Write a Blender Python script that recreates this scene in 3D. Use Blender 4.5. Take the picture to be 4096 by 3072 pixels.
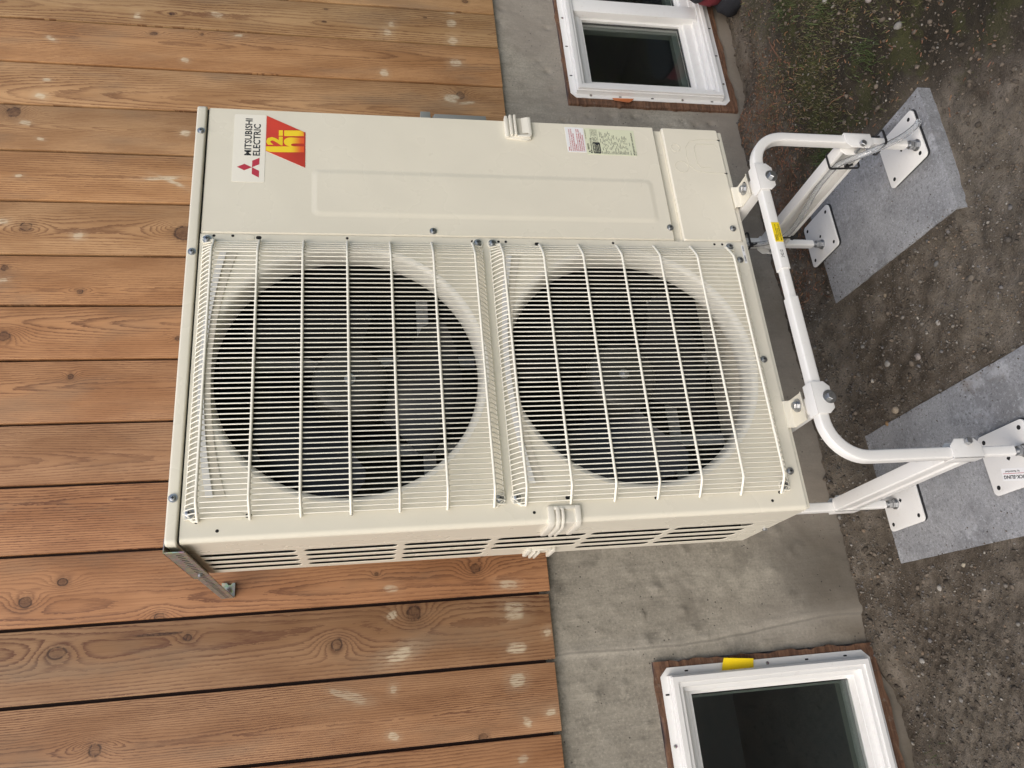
import bpy, bmesh, math, random
import numpy as np
from mathutils import Vector, Matrix, Quaternion

random.seed(7)
rng = np.random.default_rng(11)
for o in list(bpy.data.objects):
    bpy.data.objects.remove(o, do_unlink=True)
scene = bpy.context.scene
COL = scene.collection
V = Vector

# ------------------------------------------------------------------ camera
CAM_POS = V((-0.3405, -1.5658, 1.4637))
YAW, PITCH, ROLL, FPX = 0.3957, 0.1907, -0.0198, 3132.0
f = V((math.sin(YAW) * math.cos(PITCH), math.cos(YAW) * math.cos(PITCH), -math.sin(PITCH)))
r0 = V((math.cos(YAW), -math.sin(YAW), 0))
u0 = r0.cross(f)
r1 = math.cos(ROLL) * r0 + math.sin(ROLL) * u0
u1 = -math.sin(ROLL) * r0 + math.cos(ROLL) * u0
cam = bpy.data.cameras.new("camera")
cam.sensor_width = 36.0
cam.lens = FPX / 4096 * 36.0
cam.clip_start = 0.05
cam.clip_end = 500
camo = bpy.data.objects.new("camera", cam)
COL.objects.link(camo)
# the photograph was taken with the phone held upright and saved on its side
camo.matrix_world = Matrix.Translation(CAM_POS) @ Matrix((-u1, r1, -f)).transposed().to_4x4()
scene.camera = camo

# ------------------------------------------------------------------ sky, sun, exposure
SUN_EL, SUN_AZ = math.radians(43), math.radians(227)   # azimuth from +Y towards +X : in front of the wall
world = bpy.data.worlds.new("World")
scene.world = world
world.use_nodes = True
wn, wl = world.node_tree.nodes, world.node_tree.links
for n in list(wn):
    wn.remove(n)
sky = wn.new('ShaderNodeTexSky')
sky.sky_type = 'NISHITA'
sky.sun_disc = False
sky.sun_elevation = SUN_EL
sky.sun_rotation = SUN_AZ
sky.air_density = 1.0
sky.dust_density = 3.0
sky.ozone_density = 1.0
bg = wn.new('ShaderNodeBackground')
bg.inputs['Strength'].default_value = 0.15
wo = wn.new('ShaderNodeOutputWorld')
wl.new(sky.outputs[0], bg.inputs[0])
wl.new(bg.outputs[0], wo.inputs[0])
sun = bpy.data.lights.new("sun", 'SUN')
sun.energy = 1.5
sun.angle = math.radians(55)
sun.color = (1.0, 0.945, 0.86)
suno = bpy.data.objects.new("sun", sun)
COL.objects.link(suno)
sd = V((math.sin(SUN_AZ) * math.cos(SUN_EL), math.cos(SUN_AZ) * math.cos(SUN_EL), math.sin(SUN_EL)))
suno.rotation_euler = sd.to_track_quat('Z', 'Y').to_euler()
suno.location = sd * 20
vs = scene.view_settings
vs.view_transform = 'Standard'
vs.look = 'None'
vs.gamma = 1.0
vs.use_curve_mapping = False
vs.exposure = 0.26

# ------------------------------------------------------------------ helpers
WLOC = {}


def tag(o, label=None, cat=None, group=None, kind=None):
    if label: o['label'] = label
    if cat: o['category'] = cat
    if group: o['group'] = group
    if kind: o['kind'] = kind
    return o


def empty(name, loc, parent=None):
    o = bpy.data.objects.new(name, None)
    o.empty_display_size = 0.05
    COL.objects.link(o)
    WLOC[o] = V(loc)
    o.location = V(loc) - (WLOC[parent] if parent else V((0, 0, 0)))
    if parent: o.parent = parent
    return o


def thing(name, label, cat, loc, group=None):
    return tag(empty(name, loc), label, cat, group)


def finish(name, me, mat, parent, smooth, origin=None):
    """link a mesh given in world coordinates; the origin goes to its middle"""
    n = len(me.vertices)
    co = np.empty(n * 3)
    me.vertices.foreach_get('co', co)
    co = co.reshape(-1, 3)
    c = V(origin) if origin is not None else V(((co.min(0) + co.max(0)) / 2).tolist())
    co -= np.array(c)
    me.vertices.foreach_set('co', co.ravel())
    if smooth is not None:
        me.polygons.foreach_set('use_smooth', [True] * len(me.polygons))
        if smooth < 3.1:
            me.set_sharp_from_angle(angle=smooth)
    me.update()
    o = bpy.data.objects.new(name, me)
    COL.objects.link(o)
    if mat is not None:
        for m in (mat if isinstance(mat, (list, tuple)) else [mat]):
            me.materials.append(m)
    WLOC[o] = c
    if parent:
        o.parent = parent
        o.location = c - WLOC[parent]
    else:
        o.location = c
    return o


def place_copy(src, delta, parent=None):
    """a copy of one mesh object that shares its data, moved by delta in world space"""
    o = src.copy()
    COL.objects.link(o)
    WLOC[o] = WLOC[src] + V(delta)
    o.parent = parent
    o.location = WLOC[o] - (WLOC[parent] if parent else V((0, 0, 0)))
    return o


class MB:
    def __init__(self):
        self.v = []
        self.f = []

    def add(self, vs_, fs_):
        k = len(self.v)
        self.v += [tuple(a) for a in vs_]
        self.f += [tuple(i + k for i in a) for a in fs_]
        return self

    def box(self, x0, x1, y0, y1, z0, z1):
        p = [(x, y, z) for x in (x0, x1) for y in (y0, y1) for z in (z0, z1)]
        return self.add(p, [(0, 1, 3, 2), (4, 6, 7, 5), (0, 4, 5, 1), (2, 3, 7, 6), (0, 2, 6, 4), (1, 5, 7, 3)])

    def loops(self, L, closed=False, cap0=False, cap1=False):
        n = len(L[0])
        k = len(self.v)
        for l in L:
            self.v += [tuple(a) for a in l]
        m = len(L)
        for i in range(m if closed else m - 1):
            a, b = k + i * n, k + ((i + 1) % m) * n
            for j in range(n):
                j2 = (j + 1) % n
                self.f.append((a + j, a + j2, b + j2, b + j))
        if cap0: self.f.append(tuple(k + j for j in reversed(range(n))))
        if cap1: self.f.append(tuple(k + (m - 1) * n + j for j in range(n)))
        return self

    def sweep(self, path, prof, up=(0, 0, 1), caps=True, closed=False, scale=None):
        """prof: 2D loop (side, up) carried along a path"""
        path = [V(a) for a in path]
        L = []
        upv = V(up).normalized()
        for i, c in enumerate(path):
            a = path[i - 1] if (i > 0 or closed) else c
            b = path[(i + 1) % len(path)] if (i < len(path) - 1 or closed) else c
            t = (b - a).normalized()
            if i == 0:
                s = t.cross(upv)
                if s.length < 1e-4: s = t.cross(V((1, 0, 0)))
                s.normalize()
            else:
                s = (s - t * s.dot(t)).normalized()
            w = s.cross(t)
            k = scale[i] if scale else 1
            L.append([c + s * (q[0] * k) + w * (q[1] * k) for q in prof])
        return self.loops(L, closed=closed, cap0=caps and not closed, cap1=caps and not closed)

    def tube(self, path, rad, n=8, **kw):
        pr = [(rad * math.cos(2 * math.pi * i / n), rad * math.sin(2 * math.pi * i / n)) for i in range(n)]
        return self.sweep(path, pr, **kw)

    def cyl(self, p0, p1, rad, n=16, rad1=None):
        return self.tube([p0, p1], rad, n, scale=[1, (rad1 / rad) if rad1 else 1])

    def prism(self, poly, fn0, fn1):
        n = len(poly)
        return self.loops([[fn0(*a) for a in poly], [fn1(*a) for a in poly]], cap0=True, cap1=True)

    def plate_xz(self, poly, y0, y1):
        return self.prism(poly, lambda a, b: (a, y0, b), lambda a, b: (a, y1, b))

    def plate_yz(self, poly, x0, x1):
        return self.prism(poly, lambda a, b: (x0, a, b), lambda a, b: (x1, a, b))

    def plate_xy(self, poly, z0, z1):
        return self.prism(poly, lambda a, b: (a, b, z0), lambda a, b: (a, b, z1))

    def build(self, name, mat, parent=None, smooth=0.6, bevel=0, seg=2, fix=True, origin=None):
        me = bpy.data.meshes.new(name)
        me.from_pydata(self.v, [], self.f)
        if fix or bevel:
            bm = bmesh.new()
            bm.from_mesh(me)
            if fix:
                bmesh.ops.recalc_face_normals(bm, faces=bm.faces)
            if bevel:
                ed = [e for e in bm.edges if len(e.link_faces) == 2 and e.calc_face_angle(0) > 0.6]
                bmesh.ops.bevel(bm, geom=ed, offset=bevel, segments=seg, affect='EDGES', profile=0.6, clamp_overlap=True)
            bm.to_mesh(me)
            bm.free()
        return finish(name, me, mat, parent, smooth, origin)


def rrect(x0, x1, z0, z1, rad, n=4):
    out = []
    for cx, cz, a0 in ((x1 - rad, z1 - rad, 0), (x0 + rad, z1 - rad, 90), (x0 + rad, z0 + rad, 180), (x1 - rad, z0 + rad, 270)):
        for i in range(n + 1):
            a = math.radians(a0 + 90 * i / n)
            out.append((cx + rad * math.cos(a), cz + rad * math.sin(a)))
    return out


def circle(cx, cz, rad, n=32):
    return [(cx + rad * math.cos(2 * math.pi * i / n), cz + rad * math.sin(2 * math.pi * i / n)) for i in range(n)]


def hole_ring(mb, loop, rect, fn):
    """flat faces between a star-shaped hole loop and the rectangle around it; fn maps 2D -> 3D"""
    x0, x1, z0, z1 = rect
    cx = (min(a for a, b in loop) + max(a for a, b in loop)) / 2
    cz = (min(b for a, b in loop) + max(b for a, b in loop)) / 2
    dense = []
    for i in range(len(loop)):                       # long straight runs are cut so that every ray step stays on one side
        p, q = loop[i], loop[(i + 1) % len(loop)]
        k = max(1, int(math.dist(p, q) / .012))
        dense += [(p[0] + (q[0] - p[0]) * j / k, p[1] + (q[1] - p[1]) * j / k) for j in range(k)]
    loop = dense

    def pr(a, b):
        dx, dz = a - cx, b - cz
        t = 1e9
        s = 0
        for k, (lim, d, c) in enumerate(((x1, dx, cx), (z1, dz, cz), (x0, dx, cx), (z0, dz, cz))):
            if abs(d) > 1e-9:
                q = (lim - c) / d
                if 0 < q < t - 1e-9:
                    t, s = q, k
        return (cx + dx * t, cz + dz * t), s
    P = [pr(*a) for a in loop]
    corners = {(0, 1): (x1, z1), (1, 2): (x0, z1), (2, 3): (x0, z0), (3, 0): (x1, z0)}
    n = len(loop)
    vs_ = [fn(*a) for a in loop] + [fn(*a[0]) for a in P]
    fs_ = []
    for i in range(n):
        j = (i + 1) % n
        if P[i][1] == P[j][1]:
            fs_.append((i, j, n + j, n + i))
        else:
            c = corners.get((P[i][1], P[j][1])) or corners.get((P[j][1], P[i][1]))
            vs_.append(fn(*c))
            fs_.append((i, j, n + j, len(vs_) - 1, n + i))
    mb.add(vs_, fs_)


def fnoise(x, y, scale, octs=4, seed=0, gain=0.5):
    """fractal value noise, about -1..1"""
    x = np.asarray(x, float) * scale
    y = np.asarray(y, float) * scale
    out = np.zeros(np.broadcast(x, y).shape)
    amp, tot = 1.0, 0
    for o in range(octs):
        g = np.random.default_rng(seed * 31 + o).random((256, 256)) * 2 - 1
        xi, yi = np.floor(x).astype(int), np.floor(y).astype(int)
        tx, ty = x - xi, y - yi
        tx, ty = tx * tx * (3 - 2 * tx), ty * ty * (3 - 2 * ty)
        a, b = g[xi % 256, yi % 256], g[(xi + 1) % 256, yi % 256]
        c, d = g[xi % 256, (yi + 1) % 256], g[(xi + 1) % 256, (yi + 1) % 256]
        out = out + amp * ((a * (1 - tx) + b * tx) * (1 - ty) + (c * (1 - tx) + d * tx) * ty)
        tot += amp
        amp *= gain
        x, y = x * 2.03 + 17.1, y * 2.03 + 5.7
    return out / tot


def sstep(a, b, x):
    t = np.clip((x - a) / (b - a), 0, 1)
    return t * t * (3 - 2 * t)


# ------------------------------------------------------------------ materials
class NT:
    """small node-tree writer"""

    def __init__(self, name):
        self.m = bpy.data.materials.new(name)
        self.m.use_nodes = True
        self.t = self.m.node_tree
        self.b = self.t.nodes['Principled BSDF']
        self._tc = None

    def n(self, kind, **kw):
        o = self.t.nodes.new(kind)
        for k, v in kw.items():
            setattr(o, k, v)
        return o

    def put(self, sock, v):
        if isinstance(v, bpy.types.NodeSocket):
            self.t.links.new(v, sock)
        elif v is not None:
            if isinstance(v, (tuple, list)) and sock.type == 'RGBA' and len(v) == 3:
                v = (*v, 1)
            sock.default_value = v

    def math(self, op, a, b=None, c=None, clamp=False):
        o = self.n('ShaderNodeMath', operation=op, use_clamp=clamp)
        for i, v in enumerate((a, b, c)):
            self.put(o.inputs[i], v)
        return o.outputs[0]

    def obj(self):
        if not self._tc:
            self._tc = self.n('ShaderNodeTexCoord')
        return self._tc.outputs['Object']

    def xyz(self, vec=None):
        o = self.n('ShaderNodeSeparateXYZ')
        self.put(o.inputs[0], vec or self.obj())
        return o.outputs

    def vec(self, x, y, z):
        o = self.n('ShaderNodeCombineXYZ')
        for i, v in enumerate((x, y, z)):
            self.put(o.inputs[i], v)
        return o.outputs[0]

    def mapped(self, scale, loc=(0, 0, 0), vec=None):
        o = self.n('ShaderNodeMapping')
        self.put(o.inputs['Vector'], vec or self.obj())
        o.inputs['Scale'].default_value = scale
        o.inputs['Location'].default_value = loc
        return o.outputs[0]

    def noise(self, scale, detail=3, rough=0.5, vec=None, dist=0):
        o = self.n('ShaderNodeTexNoise')
        self.put(o.inputs['Vector'], vec or self.obj())
        o.inputs['Scale'].default_value = scale
        o.inputs['Detail'].default_value = detail
        o.inputs['Roughness'].default_value = rough
        o.inputs['Distortion'].default_value = dist
        return o.outputs['Fac']

    def voronoi(self, scale, vec=None, feature='F1', rnd=1):
        o = self.n('ShaderNodeTexVoronoi', feature=feature)
        self.put(o.inputs['Vector'], vec or self.obj())
        o.inputs['Scale'].default_value = scale
        o.inputs['Randomness'].default_value = rnd
        return o.outputs

    def ss(self, x, a, b, lo=0.0, hi=1.0):
        o = self.n('ShaderNodeMapRange', interpolation_type='SMOOTHSTEP')
        self.put(o.inputs[0], x)
        for i, v in enumerate((a, b, lo, hi)):
            self.put(o.inputs[i + 1], v)
        return o.outputs[0]

    def mix(self, fac, a, b, blend='MIX'):
        o = self.n('ShaderNodeMix', data_type='RGBA', blend_type=blend)
        self.put(o.inputs[0], fac)
        self.put(o.inputs[6], a)
        self.put(o.inputs[7], b)
        return o.outputs[2]

    def bump(self, h, strength=0.3, dist=0.001):
        o = self.n('ShaderNodeBump')
        o.inputs['Strength'].default_value = strength
        o.inputs['Distance'].default_value = dist
        self.put(o.inputs['Height'], h)
        self.t.links.new(o.outputs[0], self.b.inputs['Normal'])

    def set(self, col=None, rough=None, metal=None, spec=None, **kw):
        if col is not None: self.put(self.b.inputs['Base Color'], col)
        if rough is not None: self.put(self.b.inputs['Roughness'], rough)
        if metal is not None: self.put(self.b.inputs['Metallic'], metal)
        if spec is not None: self.put(self.b.inputs['Specular IOR Level'], spec)
        for k, v in kw.items():
            self.put(self.b.inputs[k.replace('_', ' ')], v)
        return self.m


def paint(name, col, rough=0.38, var=0.04, bump=0.08, dirt=None, spec=0.5):
    t = NT(name)
    n1 = t.noise(6, 4)
    c = t.mix(t.ss(n1, .35, .7), col, tuple(a * (1 - var) for a in col))
    if dirt:
        n2 = t.noise(70, 5, .7)
        c = t.mix(t.math('MULTIPLY', t.ss(n2, .56, .75), dirt[3]), c, dirt[:3])
    t.bump(t.noise(900, 2), bump, .0006)
    return t.set(c, t.ss(n1, .3, .7, rough - .04, rough + .06), spec=spec)


M = {}
def enamel():
    t = NT('cream_enamel')
    n1 = t.noise(6, 4)
    col = (.720, .680, .570)
    c = t.mix(t.ss(n1, .35, .7), col, tuple(a * .965 for a in col))
    dust = t.math('MULTIPLY', t.ss(t.noise(1, 5, .7, t.mapped((9, 9, 2.2))), .5, .75), .07)
    c = t.mix(dust, c, (.50, .46, .38))
    c = t.mix(t.math('MULTIPLY', t.ss(t.noise(240, 3, .7), .66, .76), .35), c, (.42, .38, .31))
    # faint waves of pressed sheet metal plus a fine orange peel
    t.bump(t.math('ADD', t.math('MULTIPLY', t.noise(4.5, 2, .4), 1.0), t.math('MULTIPLY', t.noise(900, 2), .02)), .25, .012)
    return t.set(c, t.ss(n1, .3, .7, .24, .34))


M['cream'] = enamel()
M['cream_wire'] = paint('cream_coated_wire', (.82, .79, .69), .35, bump=0)
M['cream_plastic'] = paint('cream_plastic', (.70, .67, .585), .45)
M['bell'] = paint('moulded_white_plastic', (.70, .68, .61), .33)
M['strip'] = paint('pale_strip', (.74, .74, .73), .5)
M['strip_tan'] = paint('tan_strip', (.60, .56, .47), .55)
M['white'] = paint('white_powder_coat', (.735, .725, .70), .36, dirt=(.45, .40, .34, .25))
M['vinyl'] = paint('white_vinyl', (.76, .755, .74), .35, dirt=(.52, .45, .40, .30))
M['label_cream'] = paint('label_cream', (.80, .77, .68), .45, bump=0)
M['label_white'] = paint('label_white', (.78, .78, .78), .45, bump=0)
M['label_yellowish'] = paint('label_pale_yellow', (.66, .68, .50), .45, bump=0)
M['ink'] = paint('black_ink', (.025, .027, .03), .5, bump=0)
M['ink_red'] = paint('red_ink', (.45, .05, .07), .5, bump=0)
M['logo_red'] = paint('crimson_print', (.46, .035, .06), .42, bump=0)
M['badge_red'] = paint('metallic_red_foil', (.62, .05, .025), .3, var=.35, bump=0)
M['black'] = paint('black_plastic', (.018, .018, .02), .4, bump=0)
M['rubber'] = paint('black_rubber', (.015, .015, .017), .75, bump=.2)
M['hole'] = paint('dark_hole', (.006, .006, .007), .9, bump=0)  # near-black colour stands in for the shade inside holes, slots and gaps
M['inside'] = paint('dark_interior', (.004, .0045, .005), .6)
M['fan'] = paint('dark_grey_fan_plastic', (.0045, .005, .007), .45)
M['hub'] = paint('olive_grey_hub', (.026, .026, .022), .5)
M['yellow'] = paint('yellow_sticker', (.80, .60, .015), .4, bump=0)
M['orange'] = paint('orange_scrap', (.62, .18, .05), .6, var=.3)
M['greybox'] = paint('grey_steel_box', (.27, .275, .255), .45)
M['red_cloth'] = paint('dark_red_cloth', (.16, .014, .022), .8, bump=.5)
M['black_cloth'] = paint('black_cloth', (.012, .013, .018), .85, bump=.5)


def metal(name, col, rough, metallic=.9, spangle=0):
    t = NT(name)
    n1 = t.noise(90, 3)
    c = t.mix(t.ss(n1, .3, .7), col, tuple(a * .75 for a in col))
    if spangle:
        v = t.voronoi(spangle)
        c = t.mix(.35, c, v['Color'], 'SOFT_LIGHT')
    return t.set(c, t.ss(n1, .3, .75, rough, rough + .15), metallic)


M['zinc'] = metal('zinc_plated_steel', (.46, .47, .48), .30)
M['galv'] = metal('galvanised_steel', (.42, .41, .37), .4, .75, 180)
M['zinc_yellow'] = metal('yellow_zinc_plate', (.55, .56, .42), .38, .8, 120)
M['alu'] = metal('bare_bracket_steel', (.40, .41, .40), .45, .3)

t = NT('coil_fins')
x_, y_, z_ = t.xyz()
w = t.math('SINE', t.math('MULTIPLY', x_, 900))
w2 = t.math('SINE', t.math('MULTIPLY', z_, 250))
c = t.mix(t.ss(w, -.6, .8), (.002, .0025, .003), (.007, .009, .011))
c = t.mix(t.ss(w2, .5, 1), c, (.013, .017, .020))
M['coil'] = t.set(c, .45, .2)

M['side_coil'] = paint('blue_grey_coil', (.022, .028, .038), .5)
t = NT('yellow_foil')
x_, y_, z_ = t.xyz()
c = t.mix(t.ss(z_, -.042, -.012), (.72, .10, .02), (.85, .62, .02))
M['foil_yellow'] = t.set(c, .3)

t = NT('clear_vinyl')
M['hose'] = t.set((.93, .94, .95), .12, 0, IOR=1.4, Transmission_Weight=.88)
t = NT('window_glass')
M['glass'] = t.set((.92, .96, .94), .015, 0, IOR=1.5, Transmission_Weight=1.0)
M['pane_reflection'] = paint('grey_green_reflection', (.16, .19, .17), .5)  # colour of the reflection painted as a ring behind the glass
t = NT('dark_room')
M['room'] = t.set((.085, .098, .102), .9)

# concrete
def concrete(name, a, b, wall):
    t = NT(name)
    big = t.noise(2.2, 4, .6)
    mid = t.noise(14, 5, .62)
    fine = t.noise(140, 4, .7)
    c = t.mix(t.ss(big, .32, .68), a, b)
    c = t.mix(t.math('MULTIPLY', t.ss(mid, .48, .72), .55), c, tuple(q * .62 for q in b))
    c = t.mix(t.math('MULTIPLY', t.ss(fine, .5, .78), .5), c, tuple(min(1, q * 1.55) for q in a))
    c = t.mix(t.math('MULTIPLY', t.ss(fine, .5, .25), .55), c, tuple(q * .45 for q in b))
    vv = t.voronoi(55)
    pit = t.math('MULTIPLY', t.ss(vv['Distance'], .16, .07), t.ss(t.noise(9, 2), .5, .6))
    h = t.math('ADD', t.math('MULTIPLY', fine, .6), mid)
    if wall:
        x_, y_, z_ = t.xyz()
        st = t.noise(1, 5, .65, t.mapped((90, 10, 9)), .6)
        c = t.mix(t.math('MULTIPLY', t.ss(st, .5, .72), .25), c, tuple(q * 1.35 for q in a))
        c = t.mix(t.math('MULTIPLY', t.ss(st, .48, .3), .22), c, tuple(q * .6 for q in b))
        # soil splashed up from the ground, with an uneven upper edge
        zz = t.math('ADD', z_, t.math('MULTIPLY', t.math('SUBTRACT', t.noise(5, 4, .6), .5), .5))
        c = t.mix(t.math('MULTIPLY', t.ss(zz, -.12, -.46), .85), c, (.115, .092, .065))
        c = t.mix(t.math('MULTIPLY', t.ss(t.noise(3.4, 5, .7, None, .6), .52, .70), .55), c, (.15, .135, .11))
        c = t.mix(t.math('MULTIPLY', t.ss(t.noise(1.1, 3), .46, .62), .45), c, (.33, .29, .25))
        dark_patch = t.math('MULTIPLY', t.ss(t.math('ADD', t.math('ABSOLUTE', t.math('ADD', x_, .74)), t.math('MULTIPLY', t.noise(6, 3), .12)), .26, .10), t.ss(zz, .02, -.22))  # darker patch low on the wall, by the unit's left side
        c = t.mix(t.math('MULTIPLY', dark_patch, .6), c, (.085, .075, .062))
        jn = t.math('ABSOLUTE', t.math('ADD', t.math('ADD', x_, .918), t.math('ADD', t.math('MULTIPLY', t.noise(9, 3), .014), t.math('MULTIPLY', t.ss(z_, .2, -.35), -.045))))
        c = t.mix(t.math('MULTIPLY', t.ss(jn, .005, .001), .55), c, (.10, .09, .075))
        c = t.mix(t.math('MULTIPLY', t.ss(jn, .05, .0), .18), c, (.42, .40, .36))
        c = t.mix(t.math('MULTIPLY', pit, .8), c, (.05, .047, .042))
        h = t.math('ADD', h, t.math('MULTIPLY', st, .8))
    else:
        gr = t.noise(700, 2, .7)
        c = t.mix(t.math('MULTIPLY', t.ss(gr, .55, .7), .6), c, (.52, .53, .55))
        c = t.mix(t.math('MULTIPLY', t.ss(gr, .45, .3), .5), c, (.08, .08, .085))
        c = t.mix(t.math('MULTIPLY', t.ss(t.noise(4.5, 4, .65, None, .4), .44, .66), .6), c, (.150, .152, .160))
        c = t.mix(t.math('MULTIPLY', t.ss(t.noise(6.5, 4, .7), .55, .66), .6), c, (.40, .41, .43))
        c = t.mix(t.math('MULTIPLY', t.ss(t.noise(120, 3, .7), .55, .68), .5), c, (.43, .44, .46))
        c = t.mix(t.math('MULTIPLY', t.ss(t.noise(110, 3, .7), .46, .34), .5), c, (.10, .10, .105))
        c = t.mix(t.math('MULTIPLY', t.ss(t.noise(7, 4, .7), .6, .75), .55), c, (.17, .14, .11))
        pit = t.math('MULTIPLY', pit, .6)
        c = t.mix(pit, c, (.07, .07, .07))
        h = t.math('ADD', h, gr)
    t.bump(t.math('SUBTRACT', h, t.math('MULTIPLY', pit, 2)), .5, .0018)
    return t.set(c, .88, spec=.25)


M['concrete'] = concrete('foundation_concrete', (.345, .318, .266), (.250, .228, .188), True)
M['paver'] = concrete('cast_concrete_slab', (.30, .305, .315), (.235, .24, .25), False)

# old wood round the windows
t = NT('old_brown_timber')
st = t.noise(1, 5, .65, t.mapped((16, 16, 120)))
st2 = t.noise(1, 5, .65, t.mapped((120, 16, 16)))
c = t.mix(t.ss(st, .35, .7), (.085, .040, .022), (.19, .098, .055))
c = t.mix(t.math('MULTIPLY', t.ss(st2, .5, .75), .5), c, (.045, .026, .018))
c = t.mix(t.math('MULTIPLY', t.ss(t.noise(60, 4, .7), .58, .7), .5), c, (.24, .20, .16))
t.bump(st, .5, .002)
M['timber'] = t.set(c, .8)

# soil
t = NT('damp_soil')
x_, y_, z_ = t.xyz()
big, mid, fine = t.noise(1.7, 4, .6), t.noise(11, 5, .65), t.noise(170, 4, .7)
c = t.mix(t.ss(big, .38, .66), (.083, .067, .051), (.142, .121, .095))
c = t.mix(t.math('MULTIPLY', t.ss(mid, .45, .7), .75), c, (.205, .176, .144))
c = t.mix(t.math('MULTIPLY', t.ss(mid, .48, .3), .7), c, (.042, .033, .025))
c = t.mix(t.math('MULTIPLY', t.ss(fine, .52, .72), .55), c, (.17, .152, .13))
c = t.mix(t.math('MULTIPLY', t.ss(fine, .48, .28), .6), c, (.028, .022, .018))
# reddish bark dust along the wall to the right of the unit
rd = t.math('MULTIPLY', t.math('MULTIPLY', t.ss(y_, .22, .5), t.ss(x_, .75, 1.0)), t.ss(x_, 2.1, 1.6))
rd = t.math('MULTIPLY', rd, t.ss(t.noise(7, 4, .7), .45, .6))
c = t.mix(t.math('MULTIPLY', rd, .55), c, (.14, .085, .055))
# moss
ms = t.math('MULTIPLY', t.ss(t.math('SUBTRACT', x_, t.math('MULTIPLY', y_, .25)), .98, 1.22), t.ss(y_, .55, .2))
c = t.mix(t.math('MULTIPLY', ms, t.ss(t.noise(2.6, 4, .7), .36, .5, .5, .95)), c, (.030, .025, .018))
ms = t.math('MULTIPLY', ms, t.ss(t.noise(7, 4, .7), .48, .58))
c = t.mix(t.math('MULTIPLY', ms, .65), c, (.050, .052, .020))
# lawn further out in the yard
far = t.math('MAXIMUM', t.ss(t.math('MULTIPLY', y_, -1), 2.0, 3.2), t.ss(x_, 4, 6))
c = t.mix(far, c, t.mix(t.noise(3, 4), (.075, .095, .022), (.13, .14, .05)))
t.bump(t.math('ADD', fine, t.math('MULTIPLY', mid, 1.5)), 1.0, .006)
M['soil'] = t.set(c, .95, spec=.15)


def tinted(name, rough=.85, mul=1.0):
    t = NT(name)
    a = t.n('ShaderNodeAttribute', attribute_name='tint')
    n1 = t.noise(400, 2)
    c = t.mix(t.ss(n1, .3, .7, 0, .35), a.outputs['Color'], (.03, .028, .024))
    return t.set(c, rough, spec=.2)


M['stone'] = tinted('river_pebble')
M['chip'] = tinted('bark_chip')
M['grass'] = tinted('grass_blade', .6)


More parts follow.
